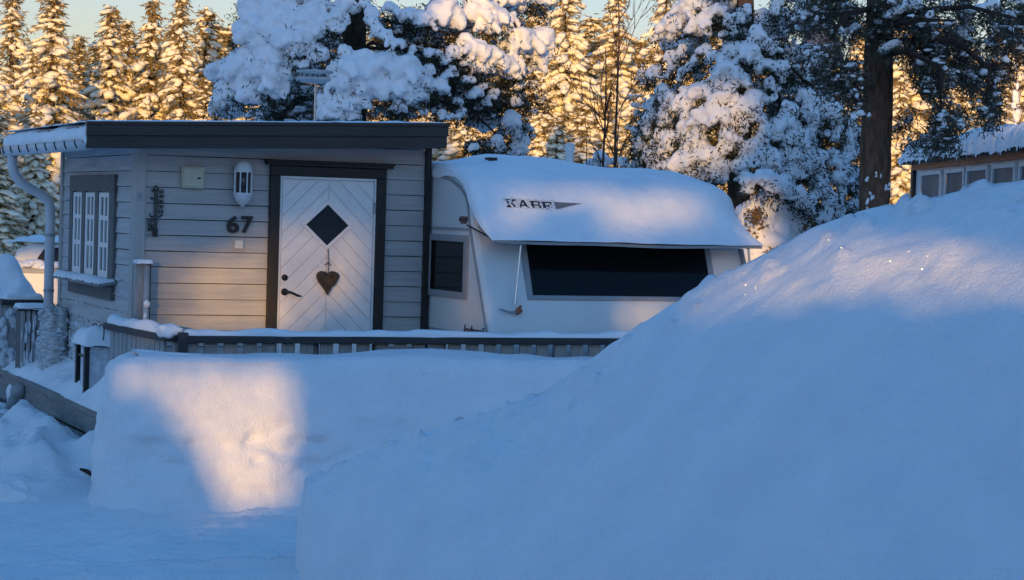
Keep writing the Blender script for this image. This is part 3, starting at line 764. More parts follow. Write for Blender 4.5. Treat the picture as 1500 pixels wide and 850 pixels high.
# sloping front plane
def fy_(z): return np.interp(-z, [-2.4, -2.28, -2.17, -2.04, -1.62, -1.33, -1.10], [-.925, -.955, -.985, -1.05, -1.27, -1.42, -1.50])
def fpt(xx, z, d_): return (xx, float(fy_(z)) - d_ * .89, z + d_ * -.46 * 0 + d_ * .2)
wq = [(3.04, 2.08), (4.71, 2.065), (4.685, 1.635), (3.02, 1.631)]
def quad_front(mb, q, d0, d1):
    mb.hexa([fpt(px, pz, d1) for px, pz in q], [fpt(px, pz, d0) for px, pz in q])
b = MB(); o4 = [(2.985, 2.11), (4.765, 2.10), (4.735, 1.600), (2.972, 1.596)]
for k in range(4): quad_front(b, [o4[k], o4[(k + 1) % 4], wq[(k + 1) % 4], wq[k]], -.01, .018)
fw = part('window', b, 'caravan_trim', cv, bevel=.003)
b = MB(); quad_front(b, wq, -.01, .012); part('pane', b, 'acrylic', fw)
# flap held up by two stays
LY, LZ = -1.33, 2.082
b = MB(); nx = 60; xs = np.linspace(2.635, 5.125, nx); rows = []
for i, xx in enumerate(xs):
    sag = -.012 * math.sin(math.pi * i / (nx - 1)) - .004 * math.sin(i * .21)
    rows.append([(xx, -.96, 2.215 + .0 * i), (xx, -1.12, 2.16 + sag * .4), (xx, LY, LZ + sag), (xx, LY + .004, LZ - .022 + sag), (xx, -1.12, 2.135 + sag * .4), (xx, -.955, 2.19)])
b.grid(rows); b.add(rows[0], [(0, 1, 2, 3, 4, 5)]); b.add(rows[-1], [(5, 4, 3, 2, 1, 0)])
flap = part('window_flap', b, 'caravan_trim', cv)
b = MB(); b.add([(2.55, -.93, 2.19), (2.635, -1.10, 2.12), (2.635, LY, LZ), (2.58, -1.10, 2.145)] , [(0, 1, 2, 3)]); wing = part('flap_wing', b, 'rubber', flap)
wing.modifiers.new('t', 'SOLIDIFY').thickness = .012
for (xa, xb) in ((2.905, 2.838), (5.02, 5.06)):
    b = MB(); t_ = np.array([xa, -1.27, 2.085]); e_ = np.array(fpt(xb, 1.55, .03)); b.tube([t_, e_], .010, 8); st = part('stay', b, 'metal', cv)
    b = MB(); b.tube([t_ + (0, 0, .02), t_ - (0, 0, .03)], .014, 8); part('stay_cap', b, 'black', st)
b = MB(); p_ = np.array(fpt(2.845, 1.487, .05)); q_ = np.array(fpt(2.69, 1.512, .05))
b.tube([p_, (p_ + q_) / 2 + (0, 0, -.012), q_], [.012, .009, .007], 8); part('clamp_lever', b, 'caravan_trim', cv, smooth=True)
b = MB(); b.blob(p_ + (.005, 0, .01), (.030, .022, .028), 2, jit=.5); b.tube([p_ + (0, 0, .0), p_ + (.025, 0, .055)], .012, 6); part('clamp', b, 'orange', cv, smooth=True)
b = MB(); quad_front(b, [(5.055, 2.05), (5.088, 2.05), (5.088, 1.2), (5.055, 1.2)], -.02, .02); part('corner_rail', b, 'caravan_trim', cv)
# snow over roof and front, running out along the flap
sp = [(5.3, 2.50), (5.1, 2.74), (3.5, 2.745), (2., 2.745), (1., 2.74), (.4, 2.738), (0, 2.73), (-.3, 2.71), (-.55, 2.67), (-.75, 2.615), (-.90, 2.55), (-.98, 2.47), (-1.02, 2.39), (-1.06, 2.31), (-1.12, 2.235), (-1.21, 2.165), (-1.29, 2.12), (-1.345, 2.095), (-1.352, 2.084)]
sp = np.array(sp); sl = np.r_[0, np.cumsum(np.linalg.norm(np.diff(sp, axis=0), axis=1))]
tt = np.r_[np.linspace(0, sl[6], 50)[:-1], np.linspace(sl[6], sl[-1], 90)]
SY = np.interp(tt, sl, sp[:, 0]); SZ = np.interp(tt, sl, sp[:, 1])
for _ in range(5):
    SY[1:-1] = .25 * SY[:-2] + .5 * SY[1:-1] + .25 * SY[2:]; SZ[1:-1] = .25 * SZ[:-2] + .5 * SZ[1:-1] + .25 * SZ[2:]
nx = 230; k = np.linspace(-1, 1, nx)
sn = np.zeros((nx, len(tt), 3))
lipw = np.clip((2.42 - SZ) / .34, 0, 1) * (SY < -.8)            # 0 on the roof, 1 at the lip
xl = 2.565 + .06 * lipw; xr = 5.095 + .045 * lipw
for i in range(nx):
    a = .5 * (k[i] + 1)
    sn[i, :, 0] = xl + (xr - xl) * a
    sn[i, :, 1] = SY; sn[i, :, 2] = SZ
# roll the edges down
XL = sn[..., 0]; el = (XL - xl[None]); er = (xr[None] - XL)
rl = .10 * (1 - lipw) + .01; rrr = .30 * (1 - lipw) + .03
dl = np.clip(1 - el / rl[None], 0, 1); drr = np.clip(1 - er / rrr[None], 0, 1)
fall = (1 - np.sqrt(np.clip(1 - dl ** 2, 0, 1))) * (.11 * (1 - lipw) + .015)[None] + (1 - np.sqrt(np.clip(1 - drr ** 2, 0, 1))) * (.22 * (1 - lipw) + .015)[None]
ny_ = np.gradient(SY); nz_ = np.gradient(SZ); nl = np.hypot(ny_, nz_) + 1e-9
Ny, Nz = nz_ / nl, -ny_ / nl
flip = np.where(Nz < 0, -1, 1); Ny, Nz = Ny * flip, Nz * flip
flat = np.clip((SY + .75) / .5, 0, 1)
sn[..., 2] -= fall * (.35 + .65 * flat)[None] ; sn[..., 1] += fall * (1 - flat)[None] * .8
P = sn.copy()
D = .022 * fbm(P * np.array([.9, 1.3, 1.3]), 3, 61) + .006 * fbm(P * np.array([2.2, 4, 4]), 3, 62) + .0025 * fbm(P * 14, 2, 63)
D = D * (1 - .75 * lipw)[None] + .006 * (lipw * fbm(np.stack([P[..., 0] * 5, 0 * P[..., 0], 0 * P[..., 0]], -1), 2, 64))
sn[..., 1] += Ny[None] * D; sn[..., 2] += Nz[None] * D
# skylight hump and drifts on the roof
for hx_, hy_, rx_, ry_, hh in ((3.88, .9, .50, .5, .085), (3.40, .8, .25, .4, .045), (4.55, 1.6, .3, .5, .05)):
    q = np.exp(-(np.abs((sn[..., 0] - hx_) / rx_) ** 2.6 + np.abs((sn[..., 1] - hy_) / ry_) ** 2.6)); sn[..., 2] += hh * q
b = MB(); b.grid(sn); b.add(np.concatenate([sn[:, -1], sn[:, -1] * [1, 1, 0] + [0, .03, 2.088]]), [(i, i + 1, nx + i + 1, nx + i) for i in range(nx - 1)])
part('snow_cover', b, 'snow_soft', cv, smooth=True)
def snow_y(xx, z):
    i = int(np.clip((xx - 2.57) / 2.53 * (nx - 1), 0, nx - 1)); m_ = SY < -.4
    zz = sn[i, m_, 2]; yy = sn[i, m_, 1]; o_ = np.argsort(zz); return float(np.interp(z, zz[o_], yy[o_]))
# bare strip of sheet with the old lettering showing through the snow
def conform(poly2, d_):                            # list of (x,z) triangles/quads
    return [(px, snow_y(px, pz) - d_, pz) for px, pz in poly2]
b = MB(); n = 26; up = []; dn = []
for i in range(n):
    a = i / (n - 1); xx = 2.83 + .50 * a
    up.append((xx, 2.432 - .012 * a + .006 * math.sin(i * 1.7) - .02 * max(0, .12 - a) / .12)); dn.append((xx, 2.352 - .02 * a + .008 * math.sin(i * 2.3) + .055 * max(0, .3 - a) / .3))
rows = [conform(up, .003), conform([((u_[0] + d_[0]) / 2, (u_[1] + d_[1]) / 2) for u_, d_ in zip(up, dn)], .003), conform(dn, .003)]
b.grid(rows); part('bare_sheet', b, 'caravan', cv)
def letter(polys, x0, x1, z0, z1):
    out = []
    for poly in polys: out.append([(x0 + a * (x1 - x0), z0 + c * (z1 - z0)) for a, c in poly])
    return out
R_ = lambda a, b_, c, d_: [(a, c), (b_, c), (b_, d_), (a, d_)]
LET = {
 'K': [R_(0, .42, 0, .16), R_(.10, .32, .16, .84), R_(0, .42, .84, 1), [(.32, .40), (.46, .52), (.86, .90), (.66, .90)], [(.40, .52), (.54, .60), (.98, .12), (.70, .12)], R_(.58, 1, .84, 1), R_(.58, 1.04, 0, .16)],
 'A': [R_(-.02, .36, 0, .16), R_(.62, 1.04, 0, .16), [(.08, .16), (.24, .16), (.52, 1), (.38, 1)], [(.66, .16), (.92, .16), (.60, 1), (.40, 1)], R_(.24, .72, .28, .42)],
 'B': [R_(0, .40, 0, .15), R_(.12, .36, .15, .85), R_(0, .40, .85, 1), R_(.36, .80, .85, 1), R_(.36, .82, .43, .57), R_(.36, .82, 0, .15), [(.80, .57), (.96, .62), (.96, .92), (.80, 1)], [(.82, 0), (1.0, .08), (1.0, .46), (.82, .52)]],
 'E': [R_(0, .40, 0, .15), R_(.12, .36, .15, .85), R_(0, .40, .85, 1), R_(.36, .96, .85, 1), R_(.36, .96, 0, .15), R_(.36, .70, .43, .57), R_(.84, .96, .66, .85), R_(.84, .98, .15, .36), R_(.62, .72, .34, .66)]}
xs_ = 2.862; lw = .098
for i, ch in enumerate('KABE'):
    b = MB(); x0_ = xs_ + i * .108; zt = 2.418 - i * .004; zb_ = 2.350 - i * .004
    for q in letter(LET[ch], x0_, x0_ + lw, zb_, zt):
        b.prism([(a, c) for a, c in q], lambda p, r_, t: (p, snow_y(p, r_) - t, r_), .004, .007)
    part('letter', b, 'navy', cv)
b = MB(); b.prism([(3.305, 2.408), (3.44, 2.404), (3.44, 2.376), (3.318, 2.345)], lambda p, r_, t: (p, snow_y(p, r_) - t, r_), .003, .007); b.prism([(3.44, 2.404), (3.56, 2.402), (3.44, 2.376)], lambda p, r_, t: (p, snow_y(p, r_) - t, r_), .001, .005)
part('decal_wedge', b, 'decal_grey', cv)
# snow still clinging over the lower edge of the lettering
b = MB(); rr = random.Random(8)
for i in range(110):
    a = rr.random(); xx = 2.84 + .52 * a; z = 2.350 - .02 * a + abs(rr.gauss(0, .008)) + (.035 * max(0, .28 - a) / .28) * rr.random() * 2
    if .3 < a < .88 and z > 2.362: z = 2.353 - .015 * a
    b.blob((xx, snow_y(xx, z) - .003, z), (rr.uniform(.007, .018), .006, rr.uniform(.004, .009)), 1, jit=.4, seed=i)
part('snow_crust', b, 'snow_soft', cv, smooth=True)
# roof vent chimney
vx, vy = 4.34, 1.0
b = MB(); b.lathe((vx, vy, 0), [(.038, 2.7), (.038, 2.90), (.048, 2.905), (.048, 2.965), (.03, 2.975)], 18); part('roof_vent', b, 'lamp_white', cv, smooth=False)
b = MB(); b.box(3.28, 3.36, .40, .5, 2.765, 2.797); part('skylight_latch', b, 'black', cv)
for xx in (KX0 + .12, KX1 - .12):
    b = MB(); w_ = [(.30 * math.cos(a), .30 * math.sin(a)) for a in np.linspace(0, 2 * math.pi, 28)[:-1]]
    b.prism(w_, lambda p, q, t: (t, 2.4 + p, G + .28 + q), xx - .09, xx + .09); part('wheel', b, 'rubber', cv)
b = MB(); b.box(KX0 + .15, KX1 - .15, -1.0, 5.0, .38, .47); part('chassis', b, 'rubber', cv)

# ------------------------------------------------------------------ terrace, railings and what stands there (cabin frame)
tr = thing('terrace', 'snow buried wooden terrace with a grey two-board skirt around the cabin', 'terrace', (-.38, 1.8, .2))
b = MB(); b.box(-.36, .02, -.55, 4.4, .52, .585); b.box(-.36, 3.6, -1.75, -.05, .52, .585); part('deck', b, 'weather_wood', tr)
b = MB(); b.box(-.405, -.362, -.62, 4.45, .575, .625); part('edge_board', b, 'weather_wood', tr, bevel=.005)
for z0_, z1_ in ((.415, .572), (.225, .390)):
    for y0_, y1_ in ((-.60, 1.36), (1.366, 2.66)):
        b = MB(); b.box(-.392, -.362, y0_, y1_, z0_, z1_); part('skirt_board', b, 'weather_wood', tr, bevel=.004)
b = MB(); b.box(-.392, -.362, 2.95, 4.4, .34, .572); part('skirt_board', b, 'weather_wood', tr, bevel=.004)
b = MB(); b.box(-.372, -.29, 3.45, 3.56, .1, .573); b.box(-.372, -.29, .6, .7, .1, .573); part('post', b, 'dark_trim', tr)
b = MB(); b.box(-.34, -.33, -.55, 4.4, .12, .55); part('shadow_gap', b, 'dark_trim', tr)  # dark sheet standing in for the shade behind the skirt boards
# snow drifted on the deck, higher against the wall
X = np.linspace(-.40, .0, 60); Y = np.linspace(-.62, 4.4, 260); XX, YY = np.meshgrid(X, Y, indexing='ij'); P = np.stack([XX, YY, 0 * XX], -1)
a = (XX + .40) / .40
Z = .628 + .17 * a ** 1.3 + .055 * np.clip(1 - ((1 - a) / .95) ** 6, 0, 1) + .05 * fbm(P * 2.2, 3, 71) * np.clip(a * 3, .1, 1) + .012 * fbm(P * 9, 3, 72)
Z += .22 * np.exp(-((YY + .25) / .5) ** 2 - ((XX + .12) / .25) ** 2) - .05 * np.exp(-((YY - 2.0) / .8) ** 2)
Z = np.where(a < .01, .612, Z)
b = MB(); b.grid(np.stack([XX, YY, Z], -1)); part('deck_snow', b, 'snow_soft', tr, smooth=True)
b = soft_cap(0, 3.6, -1.72, -.06, .585, .12, 4, .05, 0, .1); part('deck_snow', b, 'snow_soft', tr, smooth=True)

def snow_strip(path, w, h, seed, n=None, taper=.06, nc=14):
    """rounded run of snow along a polyline of top centres"""
    path = np.asarray(path, float); sg = np.r_[0, np.cumsum(np.linalg.norm(np.diff(path, axis=0), axis=1))]
    n = n or int(sg[-1] / .025) + 4; t = np.linspace(0, sg[-1], n)
    c = np.stack([np.interp(t, sg, path[:, k]) for k in range(3)], 1)
    d = np.gradient(c, axis=0); d[:, 2] = 0; d /= np.linalg.norm(d, axis=1)[:, None]; nr = np.stack([d[:, 1], -d[:, 0], 0 * t], 1)
    e = np.clip(np.minimum(t, sg[-1] - t) / taper, 0, 1); e = np.sqrt(1 - (1 - e) ** 2)
    rows = np.zeros((n, nc, 3))
    hv = h * (1 + .30 * vnoise(np.stack([t * 3, t * 0 + seed, t * 0], -1)) + .15 * vnoise(np.stack([t * 9, t * 0 + seed, t * 0], -1)))
    wv = w * (1 + .08 * vnoise(np.stack([t * 5, t * 0 + seed + 9, t * 0], -1)))
    for j in range(nc):
        a = math.pi * j / (nc - 1); q = -math.cos(a); s_ = max(0., math.sin(a)) ** .7
        rows[:, j] = c + nr * (q * wv * (.55 + .45 * e))[:, None] * .5 + np.outer(hv * e * s_ - .006 * (s_ < .01), [0, 0, 1])
        if j in (0, nc - 1): rows[:, j, 2] -= .006 + .006 * vnoise(np.stack([t * 12, t * 0 + j, t * 0], -1))
    mb = MB(); mb.grid(rows); return mb

def picket_rail(name, label, p0, p1, ztop, zbot, pitch, pw, posts, snow_h, extra=0., base_z=.55, back=1, board=(.055, .13), seed=0, gap=0):
    """dark top board on pickets from p0 to p1"""
    p0, p1 = np.array([*p0, 0.]), np.array([*p1, 0.]); L_ = np.linalg.norm(p1 - p0); d = (p1 - p0) / L_; nr = np.array([d[1], -d[0], 0])   # outside = right of travel
    r = thing(name, label, 'railing', tuple((p0 + p1) / 2 + [0, 0, base_z]))
    def bxx(mb, a0, a1, o0, o1, z0, z1):
        q = lambda z: [p0 + d * a0 + nr * o0 + [0, 0, z], p0 + d * a1 + nr * o0 + [0, 0, z], p0 + d * a1 + nr * o1 + [0, 0, z], p0 + d * a0 + nr * o1 + [0, 0, z]]
        mb.hexa(q(z0), q(z1))
    b = MB(); bxx(b, -.02, L_ + .02, -board[1] / 2, board[1] / 2, ztop - board[0], ztop); part('top_board', b, 'rail', r, bevel=.005)
    b = MB(); bxx(b, 0, L_, -.035, -.004, ztop - board[0] - .26, ztop - board[0] - .17); bxx(b, 0, L_, -.035, -.004, zbot + .08, zbot + .17); part('cross_rail', b, 'picket', r)
    k = 0; a = .02
    rr = random.Random(seed)
    while a + pw < L_:
        b = MB(); o = rr.uniform(-.002, .002); j = rr.uniform(-.004, .004)
        bxx(b, a + j, a + pw + j, .0, .022 + o, zbot, ztop - board[0] - .003); part('picket', b, 'picket', r, bevel=.003); a += pitch
    for a in posts:
        b = MB(); bxx(b, a - .045, a + .045, -.125, -.036, base_z, ztop - board[0] - .003); part('post', b, 'picket', r, bevel=.004)
    if snow_h: part('snow_cap', snow_strip([p0 + d * 0 + [0, 0, ztop - .001], p1 + [0, 0, ztop - .001]], board[1] * .93, snow_h, seed + 3), 'snow_soft', r, smooth=True)
    return r, bxx
r1, _ = picket_rail('picket_railing', 'long grey picket railing with dark snow-capped top board in front of the door', (-.02, -1.68), (4.25, -1.68), 1.312, .62, .152, .104, (.0, 1.05, 2.1, 3.15, 4.2), .05, seed=1)
r2, _ = picket_rail('picket_railing', 'short grey railing of close upright slats running back to the cabin corner', (-.20, -.12), (-.09, -1.64), 1.315, .62, .118, .098, (.1,), .065, seed=2)
b = MB(); b.blob((-.10, -1.60, 1.335), (.085, .10, .055), 3, jit=.25, seed=4); b.blob((-.04, -1.66, 1.345), (.03, .04, .03), 2, jit=.3); part('snow_cap', b, 'snow_soft', r2, smooth=True)
b = MB(); b.box(-.055, .01, -1.76, -1.69, .6, 1.335); part('post', b, 'rail', r2, bevel=.004)

# tall corner post with snow cap beside the cabin corner
cpst = thing('corner_post', 'tall grey square post with a round pole and snow cap at the cabin corner', 'post', (.02, -.17, .58))
b = MB(); b.box(-.035, .075, -.20, -.12, .58, 1.815); part('post', b, 'picket', cpst, bevel=.005)
b = MB(); b.tube([(.045, -.235, .6), (.045, -.235, 1.79)], .026, 14); part('pole', b, 'grey_metal', cpst, smooth=True)
b = MB(); b.box(.062, .086, -.215, -.12, .6, 1.80); part('side_board', b, 'rail', cpst)
part('snow_cap', soft_cap(-.045, .09, -.27, -.11, 1.815, .026, 5, .012, .004, .03), 'snow_soft', cpst, smooth=True)
b = MB(); b.blob((.045, -.262, 1.475), (.028, .012, .034), 2, jit=.3); b.blob((.035, -.262, 1.37), (.016, .012, .04), 2, jit=.3, seed=3); part('stuck_snow', b, 'snow', cpst, smooth=True)

# low black stand with two wire hoops, snow on top
ls = thing('plant_stand', 'black metal plant stand with two wire hoops and thick snow cap beside the wall', 'plant stand', (-.15, .72, .6))
def lsx(y, z, x=-.15): return (x, y, z)
for (x, y) in ((-.27, .86), (-.05, .92), (-.27, .52), (-.05, .52)):
    b = MB(); b.box(x - .02, x + .02, y - .03, y + .03, .6, 1.09); part('leg', b, 'iron', ls)
b = MB(); b.box(-.285, -.035, .49, .95, 1.075, 1.095); b.box(-.28, -.26, .50, .94, .98, 1.0); part('frame', b, 'iron', ls)
b = MB(); b.box(-.272, -.262, .555, .745, .62, 1.07); part('panel', b, 'hoar', ls)
b = MB(); b.box(-.255, -.06, .515, .525, .62, 1.07); part('panel', b, 'hoar', ls)
b = soft_cap(-.30, -.02, .46, .97, 1.095, .135, 6, .02, .01, .13); part('snow_cap', b, 'snow_soft', ls, smooth=True)
for (yc, rad, zc) in ((.86, .16, 1.11), (.60, .15, 1.12)):
    b = MB(); b.tube([(-.17 + .02 * math.sin(t), yc - .1 + rad * math.cos(t) * 1.0, zc + .125 * math.sin(t) + .02) for t in np.linspace(0, math.pi, 24)], .0055, 6); part('hoop', b, 'iron', ls, smooth=True)

# railing at the back of the walkway
r3, _ = picket_rail('picket_railing', 'snow plastered railing end at the far end of the walkway', (-.40, 3.86), (.0, 3.86), 1.315, .60, .20, .16, (.03,), .06, seed=5)
b = MB(); rr = random.Random(9)
for k in range(60): b.blob((rr.uniform(-.40, -.02), 3.83, rr.uniform(.68, 1.2)), (rr.uniform(.02, .05), .022, rr.uniform(.03, .09)), 1, jit=.4, seed=k)
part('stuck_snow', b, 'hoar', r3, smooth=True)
gt = thing('slatted_box', 'low slatted wooden box plastered with frost and topped with snow by the downpipe', 'box', (-.22, 3.25, .62))
for k in range(5):
    b = MB(); b.box(-.335 + k * .05, -.298 + k * .05, 3.2, 3.22, .66, 1.235); part('slat', b, 'picket', gt, bevel=.003)
b = MB(); b.box(-.33, -.08, 3.222, 3.5, .62, 1.225); part('core', b, 'grey_trim', gt)
b = MB(); b.box(-.36, -.06, 3.17, 3.52, 1.237, 1.262); part('lid', b, 'rail', gt)
part('snow_cap', soft_cap(-.36, -.06, 3.17, 3.52, 1.262, .035, 8, .02, .004, .05), 'snow_soft', gt, smooth=True)
b = MB()
for k in range(46): b.blob((rr.uniform(-.33, -.09), 3.19, rr.uniform(.64, 1.18)), (rr.uniform(.008, .02), .014, rr.uniform(.03, .10)), 1, jit=.4, seed=k)
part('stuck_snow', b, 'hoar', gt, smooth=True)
# rough wrapped bundle under the downpipe
b = MB(); rows = []
for j, z in enumerate(np.linspace(.62, 1.33, 40)):
    row = []
    for k in range(48):
        a = 2 * math.pi * k / 48; n_ = float(fbm(np.array([[math.cos(a) * 2, math.sin(a) * 2, z * 9]]), 3, 81)[0])
        r_ = (.128 - .02 * ((z - .9) / .4) ** 2 + .022 * n_) * (1 if z < 1.28 else .75 if z < 1.31 else .3); row.append((-.13 + r_ * math.cos(a), 2.64 + r_ * 1.15 * math.sin(a), z + .02 * n_))
    rows.append(row + [row[0]])
b.grid(rows)
bd = solo('wrapped_bundle', b, 'burlap', 'bulky bundle in frosted rough matting below the white downpipe', 'bundle', (-.13, 2.64, .62), smooth=True)
sb_ = MB(); rr = random.Random(12)
for k in range(70):
    a = rr.uniform(2.4, 6.0); z = rr.uniform(.66, 1.3); sb_.blob((-.13 + .128 * math.cos(a), 2.64 + .15 * math.sin(a), z), (rr.uniform(.02, .05), .02, rr.uniform(.008, .022)), 1, jit=.4, seed=k)
props(sb_ and part('stuck_snow', sb_, 'hoar', bd, smooth=True))

# objects on the skirt and in the snow
q = at(33, 573, 20.9); b = MB()
lx = to_local(q[0], q[1]); c0 = np.array([-.45, 3.0 - .25, .44])
b.tube([c0 + (-.02, .16, -.12), c0 + (-.015, .10, -.06), c0, c0 + (0, -.10, .08), c0 + (.01, -.14, .13)], [.03, .055, .075, .07, .035], 14)
hs_ = solo('tube_bundle', b, 'hose', 'frosted grey tube hanging against the terrace skirt boards', 'tube', tuple(c0), smooth=True)
b = MB(); b.blob(c0 + (-.05, .01, .05), (.04, .10, .08), 2, jit=.3); part('snow_cap', b, 'snow_soft', hs_, smooth=True)
c0 = np.array([-.62, 3.15, .16])
pot = thing('planter', 'brown round planter filled with snow at the edge of the terrace', 'planter', tuple(c0))
b = MB(); b.lathe(c0, [(.15, -.05), (.19, .10), (.195, .15), (.18, .15)], 28); part('pot', b, 'pot', pot, smooth=True)
b = MB(); b.blob(c0 + (0, 0, .14), (.20, .20, .09), 3, jit=.25); part('snow_cap', b, 'snow_soft', pot, smooth=True)
p = at(118, 683, 16.55); q = at(152, 700, 16.4); p[2] = G + .13; q[2] = G + .055
b = MB(); dv = q - p; b.tube([p, p + dv * .3 + [0, 0, .012], p + dv * .65 + [0, 0, .004], q, q + [.03, -.01, .0]], [.010, .017, .016, .018, .012], 8); b.tube([p + dv * .6, p + dv * .62 + np.array([.02, .02, -.06])], .011, 6); b.tube([q, q + [.05, .0, .025]], [.013, .018], 8)
solo('branch', b, 'bark_dark', 'dark broken branch half buried in the snow beside the bank', 'branch', tuple(p), local=False, smooth=True)
p = at(172, 736, 15.75); p[2] = G + .01; b = MB(); rr = random.Random(4)
for k in range(90):
    a = rr.uniform(-1.2, 1.9); r0 = np.array([.055 * math.cos(a) - .02, -.03, .075 + .06 * math.sin(a)]); e_ = r0 + np.array([rr.uniform(-.03, .03), rr.uniform(-.04, .0), rr.uniform(-.035, .035)])
    b.tube([p + r0, p + e_], [.0045, .002], 4, cap=False)
solo('grass_tuft', b, 'straw', 'small curl of yellowed frozen grass at the foot of the sunlit bank', 'grass tuft', tuple(p), local=False)
p = at(444, 838, 13.2); b = MB(); p[2] = G
b.tube([p, p + [.01, -.02, .07], p + [.012, -.02, .12]], [.006, .005, .003], 5); b.tube([p + [.03, 0, 0], p + [.03, -.02, .07]], [.005, .003], 5)
solo('twig', b, 'twig', 'tiny dark twig sticking out at the foot of the foreground mound', 'twig', tuple(p), local=False)
for (u, v, Y, s_, lb) in ((20, 742, 15.6, .14, 'loose rounded lump of snow lying alone on the left of the road'),):
    p = at(u, v, Y); p[2] = G; b = MB(); b.blob(p + [0, 0, .02], (s_ * 1.2, s_, s_ * .8), 3, jit=.4, seed=2); b.blob(p + [.12, 0, 0], (s_ * .6, s_ * .6, s_ * .4), 2, jit=.4)
    me = remesh(b, .012, 3, .012, 14, p); solo('snow_lump', me, 'snow', lb, 'snow lump', tuple(p), local=False, smooth=True)

# ------------------------------------------------------------------ parked car far left
cxr, cy = at(-3, 400, 28)[0], 28.0
car = thing('parked_car', 'white parked car under thick snow beyond the end of the terrace', 'car', (cxr + 2, cy + .8, G + .25), local=False)
z0 = .36
def car_sec(profile, y0, y1, ins):
    mb = MB(); pr = np.array(profile); c = pr.mean(0)
    rows = []
    for y, k in ((y0, ins), (y0 + .06, 0), (y1 - .06, 0), (y1, ins)):
        rows.append([(cxr + a - k * np.sign(a - c[0]) * .5, y, b_ - k * (b_ > c[1])) for a, b_ in pr])
    mb.grid([r + [r[0]] for r in rows]); n_ = len(pr); mb.add(rows[0], [tuple(range(n_))]); mb.add(rows[-1], [tuple(range(n_ - 1, -1, -1))]); return mb
low = [(.0, z0 + .2), (.02, z0 + .85), (.06, z0 + 1.06), (3.0, z0 + 1.02), (4.0, z0 + .9), (4.15, z0 + .6), (4.15, z0 + .2)]
part('body', car_sec(low, cy, cy + 1.62, .05), 'car_white', car, bevel=.02)
up = [(.10, z0 + 1.04), (.22, z0 + 1.30), (.40, z0 + 1.37), (1.9, z0 + 1.37), (2.5, z0 + 1.25), (3.0, z0 + 1.02)]
part('cabin_shell', car_sec(up, cy + .10, cy + 1.52, .06), 'car_white', car, bevel=.02)
b = MB(); b.prism([(.42, z0 + 1.09), (.56, z0 + 1.30), (.72, z0 + 1.325), (1.3, z0 + 1.32), (1.3, z0 + 1.09)], lambda p, q, t: (cxr + p, t, q), cy + .092, cy + .13); part('window', b, 'glass', car)
b = MB(); b.box(cxr + .02, cxr + 4.1, cy - .014, cy + .02, z0 + .99, z0 + 1.05); part('trim_strip', b, 'caravan_trim', car, bevel=.006)
b = MB(); b.box(cxr - .02, cxr + .07, cy - .012, cy + .03, z0 + .38, z0 + .56); part('tail_lamp', b, 'tail', car, bevel=.008)
for xw in (.75, 3.3):
    b = MB(); w_ = [(.31 * math.cos(a), .31 * math.sin(a)) for a in np.linspace(0, 2 * math.pi, 28)[:-1]]
    b.prism(w_, lambda p, q, t: (cxr + xw + p, t, G + .30 + q), cy - .005, cy + .2); part('wheel', b, 'rubber', car)
b = MB(); b.grid(0 + np.array([[(cxr + x_, y_, z0 + 1.37 + .09 * math.sqrt(max(0, 1 - (2 * (y_ - cy - .81) / 1.5) ** 2)) * min(1, (x_ - .05) / .2, (2.6 - x_) / .4) ** .6 + .018 * float(vnoise(np.array([x_ * 4, y_ * 4, 0])))) for y_ in np.linspace(cy + .07, cy + 1.55, 30)] for x_ in np.linspace(.06, 2.59, 60)])); part('roof_snow', b, 'snow_soft', car, smooth=True)
b = MB(); rr = random.Random(2)
for k in range(60):
    x_ = rr.uniform(0, 2.6); b.blob((cxr + x_, cy + rr.uniform(.03, .09), z0 + 1.06 + rr.uniform(0, .03) + .05 * (float(vnoise(np.array([x_ * 5, 0, 0]))))), (rr.uniform(.06, .14), .06, rr.uniform(.03, .07)), 2, jit=.3, seed=k)
part('ledge_snow', b, 'snow_soft', car, smooth=True)
p = at(12, 460, 24.2); p[2] = G; b = MB()
b.blob(p + [-.05, 0, .70], (.42, .5, .75), 4, jit=.18, seed=6); b.blob(p + [-.5, .1, .5], (.6, .6, .7), 3, jit=.2, seed=9); b.blob(p + [.05, 0, .2], (.7, .7, .4), 3, jit=.2, seed=5)
solo('snow_heap', remesh(b, .03, 4, .03, 3, p), 'snow', 'tall rounded snow heap in front of the white parked car', 'snow heap', tuple(p), local=False, smooth=True)

